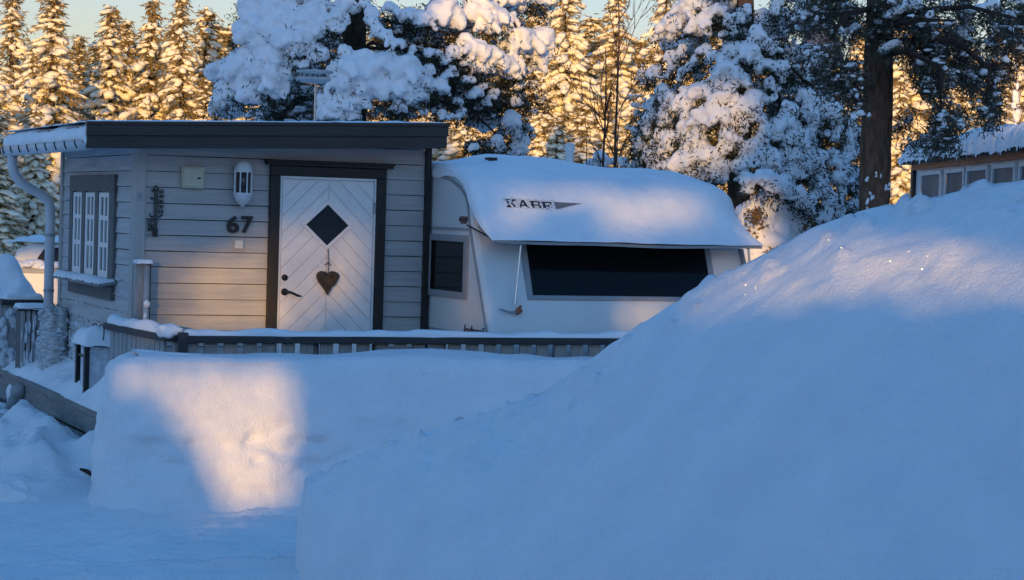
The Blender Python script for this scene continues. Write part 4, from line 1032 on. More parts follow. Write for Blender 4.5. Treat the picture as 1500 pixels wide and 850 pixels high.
# ------------------------------------------------------------------ glazed annex at the right
ax = thing('glazed_annex', 'white annex with a row of dark windows under a snowy corrugated roof behind the mound', 'annex', (5.53, 26, G), local=False)
AX = 5.53; Yf, Yn = 30.4, 17.0
zt = lambda Y: 3.16 + (Y - 23.6) * .004
b = MB(); b.box(AX + .02, AX + 3.6, Yn, Yf, .2, 3.10); part('wall', b, 'annex_white', ax)
b = MB(); b.box(AX - .03, AX + .03, Yf - .10, Yf + .06, .2, 3.08); part('corner_post', b, 'dark_trim', ax)
b = MB(); b.box(AX - .035, AX + .019, Yn, Yf, 3.065, 3.165); part('orange_board', b, 'annex_orange', ax)
wy = Yf - .35; k = 0
edges = [(1345, 1372), (1381, 1406), (1412.5, 1440), (1450, 1480), (1490, 1524), (1536, 1574), (1590, 1632)]
for (ua, ub) in edges:
    ya = AX / ((ua - 750) / FPX) * (1 / (1 + 0)); yb = AX / ((ub - 750) / FPX)
    lo, hi = min(ya, yb), max(ya, yb); zt_ = 2.98; zb_ = 2.15
    f = MB(); t = .07
    f.box(AX - .022, AX + .019, lo - t, lo, zb_ - .06, zt_ + .05); f.box(AX - .022, AX + .019, hi, hi + t, zb_ - .06, zt_ + .05); f.box(AX - .021, AX + .019, lo, hi, zt_, zt_ + .05); f.box(AX - .021, AX + .019, lo, hi, zb_ - .06, zb_)
    wf_ = part('window', f, 'annex_white', ax, bevel=.004)
    f = MB(); f.box(AX + .004, AX + .018, lo, hi, zb_, zt_); part('pane', f, 'annex_glass', wf_)
# corrugated roof rising to the right, snow with a ragged fringe
ny = 420; Y = np.linspace(Yn, Yf + .18, ny); rows_t = []
b = MB(); rows = []
for y in Y:
    c_ = .022 * math.sin(y * 2 * math.pi / .16); rows.append([(AX - .16, y, 3.19 + c_), (AX + 3.6, y, 3.55 + c_), (AX + 3.6, y, 3.50 + c_), (AX - .16, y, 3.165 + c_ - .01)])
b.grid([r + [r[0]] for r in rows]); part('corrugated_roof', b, 'annex_roof', ax)
nxs = 40; a = np.linspace(0, 1, nxs); S_ = np.zeros((ny, nxs, 3))
for i, y in enumerate(Y):
    c_ = .022 * math.sin(y * 2 * math.pi / .16); e_ = min(1, (Yf + .2 - y) / .25, 1) ** .5
    n1 = float(fbm(np.array([[y * .9, 3, 1]]), 3, 91)[0]); n2 = float(vnoise(np.array([y * 7, 1, 2])))
    th_ = (.20 + .05 * n1) * e_
    S_[i, :, 0] = AX - .20 - .02 * n2 + 3.8 * a ** 1.6
    S_[i, :, 1] = y
    S_[i, :, 2] = 3.20 + c_ * (1 - a) + .095 * (S_[i, :, 0] - AX + .2) + th_ * np.minimum(1, (a / .12)) ** .5 
    S_[i, 0, 2] = 3.165 - .03 * max(0, n2) - .06 * max(0, c_ / .022) * abs(n2)
S_[..., 2] += .03 * fbm(S_ * 1.4, 3, 92)
b = MB(); b.grid(S_); part('roof_snow', b, 'snow_soft', ax, smooth=True)

# ------------------------------------------------------------------ trees
def tri_mesh(name, V, F, m, parent, smooth=False):
    base = BASE[parent.name]
    me = bpy.data.meshes.new(name)
    V = np.asarray(V) - base
    me.vertices.add(len(V)); me.vertices.foreach_set('co', V.ravel().astype(np.float32))
    F = np.asarray(F, np.int32); k = F.shape[1]
    me.loops.add(F.size); me.loops.foreach_set('vertex_index', F.ravel())
    me.polygons.add(len(F)); me.polygons.foreach_set('loop_start', np.arange(0, F.size, k, dtype=np.int32)); me.polygons.foreach_set('loop_total', np.full(len(F), k, np.int32))
    me.update(calc_edges=True)
    if smooth: me.polygons.foreach_set('use_smooth', [True] * len(F))
    o = bpy.data.objects.new(name, me); COL.objects.link(o); me.materials.append(M[m]); o.parent = parent; BASE[o.name] = base
    return o
def unit(a): return a / (np.linalg.norm(a, axis=-1, keepdims=True) + 1e-9)
def needles(C, rng, n=10, L=.09, wd=.016, droop=.5, spread=.05, axis=None):
    """sprays of blades round the points C: V,F arrays"""
    C = np.repeat(C, n, 0); N = len(C)
    d = rng.normal(size=(N, 3)); 
    if axis is not None: d = d * .7 + np.repeat(axis, n, 0) * 1.2
    d[:, 2] -= droop; d = unit(d)
    s = unit(np.cross(d, rng.normal(size=(N, 3))))
    b = C + rng.normal(size=(N, 3)) * spread
    ln = (L * rng.uniform(.6, 1.35, N))[:, None]; w = (wd * rng.uniform(.6, 1.4, N))[:, None]
    a = b - d * ln * .15
    V = np.stack([a, b + d * ln * .45 + s * w, b + d * ln, b + d * ln * .45 - s * w], 1).reshape(-1, 3)
    return V, np.arange(len(V)).reshape(-1, 4)
def blobs_fast(C, R3, rng, sub=1, jit=.25, Rot=None):
    """many lumps at once"""
    v, f = ico(sub); n = len(C)
    nz = 1 + jit * vnoise((v[None] * 1.6 + rng.uniform(-99, 99, (n, 1, 3))).reshape(-1, 3)).reshape(n, -1)
    P = v[None] * nz[..., None] * np.asarray(R3)[:, None, :]
    if Rot is not None: P = np.einsum('nij,nkj->nki', Rot, P)
    V = (P + C[:, None, :]).reshape(-1, 3)
    F = (f[None] + (np.arange(n) * len(v))[:, None, None]).reshape(-1, 3)
    return V, F
def cat(parts):
    V = []; F = []; n = 0
    for v, f in parts: V.append(v); F.append(f + n); n += len(v)
    return np.concatenate(V), np.concatenate(F)

class SnowTree:
    """strokes of clotted snow given along real branches around an axis"""
    def __init__(s, u0, Y0, Rfun, seed):
        s.u0, s.Y0, s.R, s.rng = u0, Y0, Rfun, np.random.default_rng(seed)
        s.rr = random.Random(seed); s.sn = MB(); s.nc = []; s.small = []; s.br = MB(); s.sc = FPX / Y0; s.win = None; s.tips = .8
    def depth(s, u, v):
        dx = u - s.u0(v); R = s.R(v)
        return s.Y0 - math.sqrt(max(R * R - dx * dx, (R * .25) ** 2)) / s.sc
    def P(s, u, v, dY=None): return at(u, v, s.depth(u, v) + (dY or 0))
    def twig(s, p, az, L, fr, slope=-.25, bend=1.1, snow=True, front=True):
        """one side twig: a loaf of snow along it, needles showing below and at the tip"""
        rr = s.rr; d = np.array([math.cos(az) * math.cos(slope), math.sin(az) * math.cos(slope), math.sin(slope)]); q = p.copy(); n = max(3, int(L / (fr * .8))); k = L / n
        cut = rr.uniform(.72, 1.0)
        for j in range(n + 1):
            t = j / n; r = fr * (1.0 - .55 * t * t) * rr.uniform(.86, 1.16)
            if snow and t <= cut: s.sn.blob(q + np.array([0, 0, r * .45]), (r, r, r * rr.uniform(.75, 1.0)), 1 if r < .05 else 2, jit=.35, seed=rr.random() * 99)
            if rr.random() < .22: s.nc.append(q + np.array([rr.gauss(0, r * .8), abs(rr.gauss(.9 * r, r * .6)), -r * rr.uniform(.8, 1.6)]))
            d = d + np.array([rr.gauss(0, .05), rr.gauss(0, .05), -bend / n]); d = d / np.linalg.norm(d); q = q + d * k
        for _ in range(1 if rr.random() < s.tips else 0): s.nc.append(q + np.array([rr.gauss(0, .02), rr.gauss(0, .02), rr.uniform(-.06, .02)]))
    def stroke(s, pts, fingers=1.0, fol=1.0, dY=0., back=False):
        rr = s.rr; k = s.sc
        for (u0, v0, r0), (u1, v1, r1) in zip(pts[:-1], pts[1:]) if len(pts) > 1 else [(pts[0], pts[0])]:
            L = math.hypot(u1 - u0, v1 - v0); n = max(1, int(L / (.5 * (r0 + r1) * .62)))
            for i in range(n):
                t = (i + rr.random() * .5) / n; r = (r0 + (r1 - r0) * t) * rr.uniform(.85, 1.1)
                u = u0 + (u1 - u0) * t + rr.gauss(0, r * .15); v = v0 + (v1 - v0) * t + rr.gauss(0, r * .1)
                c = s.P(u, v, dY + rr.gauss(0, r * .2) / k); rm = r / k
                a = rr.uniform(-.4, .4); ca, sa = math.cos(a), math.sin(a); Rm = np.array([[ca, 0, sa], [0, 1, 0], [-sa, 0, ca]])
                s.sn.blob(c + np.array([0, .1 * rm, .12 * rm]), (rm * rr.uniform(.8, 1.0), rm * rr.uniform(.8, 1.1), rm * rr.uniform(.58, .78)), 3 if rm > .14 else 2, Rm, jit=.40, seed=rr.random() * 99)
                nt_ = max(2, int(fingers * rr.uniform(2.2, 4.2) + (1 if rm > .15 else 0)))
                a0 = rr.uniform(0, 1)
                for m in range(nt_):
                    az = -math.pi / 2 + ((m + a0) / nt_ - .5) * 3.7 + rr.gauss(0, .2)
                    fr = min(.10, max(.034, rm * rr.uniform(.28, .46)))
                    st_ = c + np.array([math.cos(az) * rm * .45, math.sin(az) * rm * .45, rr.uniform(-.25, .15) * rm])
                    s.twig(st_, az, rm * rr.uniform(.7, 1.35), fr, rr.uniform(-.5, -.05), rr.uniform(.7, 1.6))
                for _ in range(int(fol * (2 + 9 * rm / .2))):
                    a = rr.uniform(-1.9, 1.9)
                    s.nc.append(c + np.array([math.sin(a) * rm * rr.uniform(.6, 1.25), rr.uniform(.0, .9) * rm, -rm * rr.uniform(.35, 1.35) * (.4 + .6 * math.cos(a * .6))]))
    def foliage(s, u, v, ru, rv, n, d0=-.15, d1=.9, frost=.25, fr=(3, 8)):
        """hanging tufts of needles, some with a little pad of snow on top"""
        rr = s.rr; done = 0
        while done < n:
            a = rr.uniform(0, 6.28); q = math.sqrt(rr.random()); uu, vv = u + ru * q * math.cos(a), v + rv * q * math.sin(a)
            if s.win and s.win[0] < uu < s.win[1] and vv < s.win[2]: c = at(uu, vv, s.Y0 + rr.uniform(.25, .9))
            else: c = at(uu, vv, s.depth(uu, vv) + rr.uniform(d0, d1))
            m = rr.randint(9, 18); az = rr.uniform(-2.6, -.5) if rr.random() < .7 else rr.uniform(0, 6.28); L = rr.uniform(.10, .30)
            d = np.array([math.cos(az) * .6, math.sin(az) * .6, -rr.uniform(.3, 1.1)]); d /= np.linalg.norm(d)
            for i in range(m):
                t = i / m; s.nc.append(c + d * L * t + np.array([rr.gauss(0, .035 * (1 - .5 * t)), rr.gauss(0, .035), rr.gauss(0, .03)]))
            done += m
            for i in range(int(frost * m * .45 + rr.random())):
                t = rr.random(); s.small.append((c + d * L * t + np.array([rr.gauss(0, .03), -.02 + rr.gauss(0, .02), .03 + rr.gauss(0, .02)]), rr.uniform(*fr) / s.sc))
    def branch(s, pts, r0=.03, r1=.008):
        P = [at(u, v, s.depth(u, v) + .12 if i else s.Y0) for i, (u, v) in enumerate(pts)]
        s.br.tube(P, list(np.linspace(r0, r1, len(P))), 6)
    def build(s, name, label, cat_, trunk, trunk_m, voxel, need='needle', nn=9, L=.05, wd=.0065, smooth=1, group=None):
        base = np.array(trunk[0][0]); t = thing(name, label, cat_, tuple(base), group, local=False)
        b = MB(); pts = [np.array(p) for p, r in trunk]; zz = np.array([p[2] for p in pts]); zf = np.arange(zz[0], zz[-1], .035); rows = []
        ang = np.linspace(0, 2 * math.pi, 49)[:-1]
        for z in zf:
            c = np.array([np.interp(z, zz, [p[k] for p in pts]) for k in range(3)]); r = np.interp(z, zz, [q for p, q in trunk])
            pn = np.stack([np.cos(ang) * 4.2, np.sin(ang) * 4.2, 0 * ang + z * 2.4], 1); rr_ = r * (1 + .05 * fbm(pn, 3, 5) - .09 * np.clip(.22 - np.abs(vnoise(pn * 1.6, 8)), 0, 1) / .22)
            rows.append(np.stack([c[0] + rr_ * np.cos(ang), c[1] + rr_ * np.sin(ang), 0 * ang + z], 1))
        rows = np.array(rows); b.grid(np.concatenate([rows, rows[:, :1]], 1))
        part('trunk', b, trunk_m, t, smooth=True)
        if s.br.n: part('branches', s.br, 'bark_dark', t, smooth=True)
        C = np.array(s.nc); V, F = needles(C, s.rng, nn, L, wd, .6, .045)
        tri_mesh('crown', V, F, need, t)
        parts = []
        if s.sn.n:
            me = remesh(s.sn, voxel, smooth, .010, 9., base, .010)
            v = np.empty(len(me.vertices) * 3); me.vertices.foreach_get('co', v)
            o = bpy.data.objects.new('snow_load', me); COL.objects.link(o); me.materials.append(M['tree_snow']); o.parent = t; BASE[o.name] = base
        if s.small:
            C = np.array([c for c, r in s.small]); R = np.array([r for c, r in s.small])[:, None] * s.rng.uniform(.45, 1.7, (len(C), 3)) * np.array([1.25, 1.1, .7])
            V, F = blobs_fast(C, R, s.rng, 2, .65); tri_mesh('snow_clumps', V, F, 'tree_snow', t, True)
        return t

# --- big snow-laden spruce behind the cabin
T = SnowTree(lambda v: 525, 27.0, lambda v: 250 if v > 60 else 250 - (60 - v) * .55, 11); T.win = (496, 545, 98); T.tips = .35
S = T.stroke
S([(500, -60, 24), (450, -20, 38), (395, 8, 40), (378, 45, 32), (372, 80, 30), (352, 112, 28), (332, 142, 20), (311, 166, 10)], .8)
S([(372, -30, 24), (366, 10, 18), (366, 60, 16)], .3)
S([(348, 76, 10), (345, 90, 9)], .3)
S([(432, 18, 30), (402, 55, 32), (398, 95, 28), (402, 125, 20), (405, 148, 11)]); S([(380, 95, 26), (372, 130, 20), (364, 155, 11)]); S([(352, 130, 16), (338, 155, 10)])
S([(472, 8, 24), (455, 35, 20), (432, 60, 16), (418, 78, 13)]); S([(502, 8, 16), (492, 25, 14), (482, 42, 12)]); S([(440, 52, 18), (462, 45, 16)]); S([(445, 78, 16), (468, 66, 13)]); S([(428, 92, 9), (447, 96, 10)]); S([(505, 74, 9), (500, 84, 7)]); S([(415, 30, 18)])
S([(498, 100, 18), (530, 95, 24), (568, 97, 25), (602, 108, 21), (630, 134, 13)]); S([(498, 122, 24), (545, 126, 25), (592, 131, 22), (614, 148, 12)]); S([(480, 150, 17), (505, 152, 19), (530, 152, 15)]); S([(468, 166, 12), (500, 170, 12), (525, 168, 9)])
S([(585, 152, 13), (579, 168, 9)]); S([(640, 125, 12), (657, 137, 9)]); S([(690, 140, 12), (702, 128, 9)]); S([(670, 147, 8), (680, 152, 6)]); S([(716, 140, 8), (728, 132, 7)]); S([(620, 165, 8)]); S([(655, 110, 7), (665, 98, 6)]); S([(680, 115, 8), (690, 120, 7)])
S([(598, 18, 14), (612, 30, 17), (634, 26, 15)]); S([(650, 12, 26), (664, 40, 21)]); S([(700, -5, 28), (692, 35, 22)], .8); S([(724, 20, 24), (716, 52, 16)]); S([(575, 12, 10), (588, 22, 9)])
S([(688, 72, 20), (712, 80, 20), (732, 95, 19), (745, 112, 15)], .8); S([(758, 58, 26), (784, 58, 25), (795, 76, 20), (788, 100, 15)], .8); S([(750, 88, 20), (768, 108, 15)]); S([(700, 98, 14), (720, 104, 12)]); S([(735, -5, 26), (770, -8, 24), (800, -6, 14)], .8); S([(748, 30, 15), (742, 48, 11)]); S([(662, 70, 11), (670, 86, 8)])
S([(532, -2, 8), (541, 22, 10), (553, 46, 9), (570, 60, 10), (592, 67, 8)], .3, .3)
S([(750, 172, 14), (757, 200, 15), (763, 228, 11)], .6); S([(728, 205, 8), (736, 222, 7)]); S([(694, 215, 6)])
for k in range(46):
    u, v = T.rr.uniform(560, 775), T.rr.uniform(50, 175)
    if v > 150 and u < 640: continue
    r = T.rr.uniform(4, 8); S([(u, v, r), (u + T.rr.uniform(-8, 8), v + T.rr.uniform(4, 12), r * .7)], .6, .5)
for k in range(14):
    u, v = T.rr.uniform(400, 500), T.rr.uniform(0, 110); r = T.rr.uniform(5, 10); S([(u, v, r), (u + T.rr.uniform(-8, 8), v + T.rr.uniform(4, 14), r * .7)], .7, .4)
# crown above the frame and round the back
for k in range(26):
    a = T.rr.uniform(.2, 6.1); q = T.rr.uniform(.3, 1)
    c = at(525, -40, 27) + np.array([math.cos(a) * 1.5 * q, abs(math.sin(a)) * 1.3 * q * (1 if k % 3 else -.6), T.rr.uniform(0.1, .9)]); T.sn.blob(c, (.24, .24, .15), 2, jit=.4, seed=k); T.nc += [c + np.array([T.rr.gauss(0, .2), T.rr.gauss(0, .2), -T.rr.uniform(.1, .4)]) for _ in range(16)]
for k in range(40):
    a = T.rr.uniform(.1, 3.0); q = T.rr.uniform(.6, 1)
    c = at(525, 100, 27) + np.array([math.cos(a) * 1.8 * q, math.sin(a) * 1.5 * q, T.rr.uniform(-.6, .9)]); T.sn.blob(c, (.22, .22, .14), 2, jit=.4, seed=k); T.nc += [c + np.array([T.rr.gauss(0, .2), T.rr.gauss(0, .2), -T.rr.uniform(.1, .4)]) for _ in range(8)]
for e in ((560, 60, 60, 40, 420), (655, 78, 70, 40, 650), (700, 130, 70, 34, 600), (728, 178, 42, 55, 620), (760, 130, 42, 22, 300), (470, 85, 40, 40, 320), (640, 40, 110, 40, 420), (400, 40, 40, 40, 160), (600, 150, 70, 22, 380), (715, 225, 40, 25, 200), (480, 20, 40, 40, 250), (770, 20, 40, 40, 200), (395, 130, 30, 30, 150)):
    T.foliage(*e[:4], int(e[4] * .8), d0=.30, d1=1.6, frost=.35, fr=(2, 5))
for b in ([(515, 30), (470, 40), (420, 70)], [(515, 70), (590, 72), (680, 90), (760, 110)], [(515, 20), (620, 40), (700, 60)], [(515, 95), (560, 110), (620, 140)], [(515, 0), (440, -10), (380, 30)], [(515, 85), (545, 62), (575, 75), (590, 95)], [(515, 100), (600, 130), (700, 170), (750, 220)]): T.branch(b)
bt = at(520, 0, 27); bz = at(518, 110, 27)
T.build('snowy_spruce', 'huge dark-trunked spruce hung with thick clotted snow rising right behind the cabin roof', 'tree',
        [((bt[0] + .06, 27, G - .1), .19), (tuple(bz), .155), (tuple(bt), .135), ((bt[0], 27, bt[2] + 1.6), .09)], 'bark_dark', .019)

# --- small shaded spruce standing behind its left side
T = SnowTree(lambda v: 430, 29.0, lambda v: 30 + (v - 90) * .55, 12)
for e in ((430, 118, 22, 18, 220), (428, 140, 42, 20, 420), (425, 165, 56, 24, 620), (425, 195, 66, 26, 600)): T.foliage(*e, d0=-.1, d1=1.0, frost=.35, fr=(3, 7))
b0 = at(430, 95, 29)
T.build('young_spruce', 'small shaded spruce lightly frosted beside the roof antenna', 'tree', [((b0[0], 29, G - .1), .07), ((b0[0], 29, b0[2]), .02)], 'bark_dark', .03)

# --- broad snow-laden spruce at the right
T = SnowTree(lambda v: 1098, 25.0, lambda v: 150 + max(0, v) * .12 if v < 250 else 180, 13); T.tips = .4
S = T.stroke
S([(1040, -30, 22), (1008, 8, 20), (986, 38, 22), (968, 56, 17)], .9); S([(1030, 26, 19), (1020, 46, 14)]); S([(1048, 16, 15), (1052, 30, 10)]); S([(1172, -5, 20), (1176, 24, 13)], .6); S([(1130, -20, 22), (1150, 0, 12)])
S([(1066, 76, 20), (1088, 74, 20), (1110, 84, 14)], .3); S([(1105, 48, 10), (1116, 54, 9), (1100, 58, 7)]); S([(980, 84, 12), (988, 98, 9)]); S([(996, 80, 8)]); S([(958, 104, 13), (968, 118, 10)]); S([(1030, 76, 9), (1042, 66, 8)]); S([(975, 112, 8)])
S([(1064, 98, 18), (1086, 114, 14), (1098, 128, 10)]); S([(1050, 115, 13), (1062, 132, 12)]); S([(1112, 88, 10), (1132, 100, 10), (1152, 94, 9)], .6); S([(1140, 96, 8), (1150, 110, 7)])
S([(1022, 134, 19), (1004, 150, 17), (988, 166, 12)]); S([(1052, 140, 18), (1062, 160, 19), (1044, 176, 17)]); S([(1038, 165, 20), (1014, 184, 19), (998, 196, 14)]); S([(1100, 140, 18), (1112, 156, 13)]); S([(1082, 150, 12), (1092, 165, 10)])
S([(958, 172, 13), (948, 190, 11)]); S([(976, 198, 13), (990, 208, 12)]); S([(940, 205, 9), (935, 222, 8)]); S([(960, 222, 9), (952, 236, 7)])
S([(1116, 172, 14), (1122, 186, 12), (1112, 208, 8)]); S([(1142, 178, 15), (1136, 202, 9)]); S([(1160, 186, 12), (1166, 216, 8)]); S([(1178, 136, 14), (1190, 156, 13), (1196, 184, 10), (1188, 215, 8)]); S([(1214, 152, 14), (1224, 178, 10), (1220, 208, 7)]); S([(1238, 172, 12), (1246, 200, 9)]); S([(1256, 186, 8), (1256, 210, 7)]); S([(1204, 140, 10), (1230, 160, 8)])
S([(998, 246, 22), (1022, 232, 20), (1044, 226, 15), (1060, 220, 11)], .8); S([(1058, 240, 13), (1050, 258, 9)]); S([(1096, 214, 16), (1086, 246, 14), (1084, 266, 8)]); S([(1112, 225, 12), (1116, 244, 9)]); S([(1134, 228, 13), (1140, 256, 8)]); S([(1156, 240, 10), (1154, 264, 7)])
S([(1172, 194, 12), (1180, 228, 10), (1180, 250, 7)]); S([(1200, 262, 13), (1190, 292, 9)]); S([(1214, 285, 12), (1211, 312, 7)]); S([(1240, 246, 11), (1246, 270, 8)]); S([(1250, 222, 10)]); S([(1194, 228, 13), (1200, 248, 9)]); S([(1218, 225, 11), (1222, 246, 8)]); S([(1228, 300, 10), (1226, 322, 7)]); S([(1250, 295, 8), (1252, 312, 6)])
S([(1020, 205, 14), (1034, 212, 11)]); S([(975, 236, 11), (968, 250, 9)]); S([(1070, 196, 14), (1078, 210, 10)]); S([(1150, 150, 10), (1160, 165, 8)])
for q in ([(1096, 258, 10), (1094, 282, 7)], [(1120, 256, 12), (1126, 286, 7)], [(1148, 262, 11), (1152, 292, 7)], [(1170, 276, 10), (1170, 304, 6)], [(1186, 292, 9), (1188, 318, 6)], [(1134, 262, 9), (1138, 280, 6)]): S(q, 1., .8, -.75)
for k in range(250):
    v = T.rr.uniform(125, 335); hw_ = 95 + .32 * v; u = 1095 + T.rr.uniform(-1, 1) * min(hw_, 168)
    if (u < 1000 and v > 250) or u > 1262 or (u < 1185 and v > 262) or (u > 1110 and v < 150): continue
    r = T.rr.uniform(5.5, 11.5); S([(u, v, r), (u + T.rr.uniform(-4, 8) * (1 if u > 1080 else -1.4), v + T.rr.uniform(10, 24), r * .65)], .9, .5)
for k in range(60):
    v = T.rr.uniform(0, 150); hw_ = 70 + .5 * v; u = 1095 + T.rr.uniform(-1, 1) * hw_
    r = T.rr.uniform(4, 7); S([(u, v, r), (u + T.rr.uniform(-6, 6), v + T.rr.uniform(5, 12), r * .7)], .6, .6)
for k in range(40):
    a = T.rr.uniform(.1, 3.0); q = T.rr.uniform(.6, 1); z_ = T.rr.uniform(-1.2, 2.2)
    c = at(1098, 120, 25) + np.array([math.cos(a) * 1.2 * q * (1 - .3 * max(0, z_)), math.sin(a) * 1.2 * q * (1 - .3 * max(0, z_)), z_]); T.sn.blob(c, (.2, .2, .13), 2, jit=.4, seed=k); T.nc += [c + np.array([T.rr.gauss(0, .2), T.rr.gauss(0, .2), -T.rr.uniform(.1, .4)]) for _ in range(8)]
for e in ((1100, 40, 90, 40, 520), (1130, 90, 80, 40, 600), (1160, 120, 70, 60, 650), (1000, 110, 60, 40, 360), (960, 170, 38, 60, 420), (1080, 160, 90, 50, 560), (1190, 190, 70, 60, 620), (1210, 270, 55, 70, 640), (1100, 240, 80, 40, 420), (950, 220, 30, 40, 320), (985, 245, 40, 22, 260), (1150, 290, 40, 40, 200), (1040, 20, 60, 40, 300)):
    T.foliage(*e[:4], int(e[4] * .5), frost=.7, fr=(2, 5.5), d0=.42, d1=1.6)
for b in ([(1095, 20), (1040, 40), (990, 60)], [(1095, 60), (1140, 80), (1200, 140)], [(1095, 35), (1050, 42), (1010, 55)], [(1095, 110), (1010, 150)], [(1095, 130), (1190, 170), (1250, 200)]): T.branch(b)
bt = at(1092, 0, 25.2)
T.build('snowy_spruce', 'broad snow-smothered spruce standing between the caravan and the pine trunk', 'tree',
        [((bt[0], 25.2, G - .1), .17), (tuple(bt), .10), ((bt[0], 25.2, bt[2] + 1.8), .05)], 'bark', .019)

# --- snow-buried bush below it
p = at(1135, 335, 23.2); b = MB(); rr = random.Random(21)
def bpx(u, v, Y, r, k=(1, 1, 1), s_=3): b.blob(at(u, v, Y), np.array(k) * r * Y / FPX, s_, jit=.22, seed=rr.random() * 50)
for (u, v, Y, r, k) in ((1104, 318, 23.2, 30, (1, 1, 1)), (1100, 350, 23.1, 28, (1, 1, 1.1)), (1128, 312, 23.2, 40, (1.05, 1, .9)), (1128, 350, 23.1, 40, (1, 1, 1.1)), (1160, 325, 23.3, 30, (1, 1, 1.1)), (1110, 300, 23.2, 24, (1, 1, .9)), (1150, 290, 23.3, 22, (1, 1, .7)), (1110, 345, 23.0, 26, (1, 1, 1.2)), (1120, 385, 23.0, 34, (1, 1, 1)), (1165, 350, 23.3, 24, (.9, 1, 1.3)), (1150, 385, 23.2, 30, (1, 1, 1)), (1100, 375, 23, 20, (1, 1, 1)), (1130, 430, 23.1, 60, (1, 1, .9))): bpx(u, v, Y, r, k)
base = (p[0], p[1], G); bush = thing('snowy_bush', 'rounded bush buried in sunlit snow between the caravan and the spruce', 'bush', base, local=False)
me = remesh(b, .022, 2, .075, 3.2, base, .012); o = bpy.data.objects.new('snow_load', me); COL.objects.link(o); me.materials.append(M['tree_snow']); o.parent = bush; BASE[o.name] = np.array(base)
C = [];
for (u, v, ru, rv, n) in ((1101, 318, 7, 12, 16), (1112, 312, 7, 6, 8), (1104, 345, 9, 9, 8), (1116, 330, 4, 12, 5), (1135, 372, 12, 8, 16), (1108, 392, 8, 6, 8), (1112, 370, 6, 4, 3), (1186, 335, 8, 14, 16)):
    for _ in range(n): uu, vv = u + rr.gauss(0, ru * .5), v + rr.gauss(0, rv * .5); C.append(at(uu, vv, 22.72 + abs(uu - 1125) * .004 + rr.uniform(-.05, .1)))
V, F = needles(np.array(C), np.random.default_rng(5), 7, .055, .010, .3, .03); tri_mesh('twigs', V, F, 'brown_leaf', bush)

# --- tall pine with bare trunk at the right
T = SnowTree(lambda v: 1292, 20.0, lambda v: 230, 14)
for e in ((1245, 20, 55, 50, 420), (1215, 25, 34, 36, 240), (1225, 80, 26, 50, 260), (1250, 110, 22, 40, 240), (1262, 135, 14, 20, 90), (1200, -10, 40, 30, 200),
          (1345, 25, 50, 50, 360), (1400, 25, 70, 45, 560), (1470, 30, 60, 45, 460), (1355, 80, 40, 34, 340), (1400, 90, 42, 32, 340), (1345, 110, 26, 20, 150), (1330, 160, 16, 16, 60), (1378, 130, 10, 26, 60), (1372, 188, 24, 26, 380), (1440, 115, 28, 38, 230), (1465, 90, 24, 34, 170), (1450, 165, 14, 26, 110), (1500, 60, 30, 30, 160), (1560, 40, 70, 50, 300), (1395, 165, 14, 12, 60)):
    T.foliage(e[0], e[1], e[2], e[3], int(e[4] * .44), d0=.55, d1=1.5, frost=1.0, fr=(1.2, 4.2))
S = T.stroke
for q in ([(1300, 25, 9), (1325, 12, 10), (1345, 10, 8)], [(1335, 48, 7), (1355, 40, 9), (1370, 42, 8)], [(1292, 76, 6), (1308, 66, 7), (1318, 62, 5)], [(1345, 92, 8), (1356, 90, 7)], [(1375, 86, 7)], [(1412, 108, 9), (1425, 116, 8)], [(1405, 50, 9), (1418, 40, 8)], [(1410, 22, 10), (1424, 12, 9)], [(1330, 8, 9), (1345, 2, 8)], [(1385, 8, 8)], [(1435, 12, 10), (1460, 6, 8)], [(1480, 22, 9)], [(1250, 40, 8), (1262, 38, 6)], [(1205, 72, 8), (1198, 92, 7), (1202, 102, 5)], [(1218, 48, 5)], [(1490, 55, 12), (1500, 70, 9)], [(1500, 5, 12), (1530, 0, 12)], [(1455, 40, 7)]): S(q, .5, .4, .85)
for b in ([(1292, 40), (1340, 30), (1400, 30)], [(1290, 80), (1330, 75), (1378, 100), (1378, 165)], [(1292, 10), (1240, 20), (1215, 60)], [(1292, 60), (1400, 60), (1450, 100), (1445, 150)], [(1292, 20), (1420, 10), (1500, 30)]): T.branch(b, .035, .01)
a_ = at(1290, 0, 20); c_ = at(1281, 300, 20)
dv = (a_ - c_) / (a_[2] - c_[2])
T.build('pine_tree', 'tall dark pine with a bare reddish brown trunk and ragged foliage rising behind the mound', 'tree',
        [(tuple(c_ + dv * (G - .1 - c_[2])), .175), (tuple(c_ + dv * (-1.)), .155), (tuple(c_), .145), (tuple((a_ + c_) / 2), .137), (tuple(a_), .128), (tuple(a_ + dv * 2.2), .11)], 'bark', .026, 'needle_pine', 14, .055, .006)
# patches of snow stuck on its bark
pine = [o for o in bpy.data.objects if o.name.startswith('pine_tree')][0]; b = MB(); rr = random.Random(31)
for (u, v) in ((1270, 262), (1271, 298), (1284, 256), (1301, 278), (1276, 288)):
    q = at(u, v, 19.868)
    for _ in range(4): b.blob(q + np.array([rr.gauss(0, .012), 0, rr.gauss(0, .022)]), (rr.uniform(.006, .016), .008, rr.uniform(.008, .024)), 2, jit=.6, seed=rr.random() * 99)
part('stuck_snow', b, 'tree_snow', pine, smooth=True)

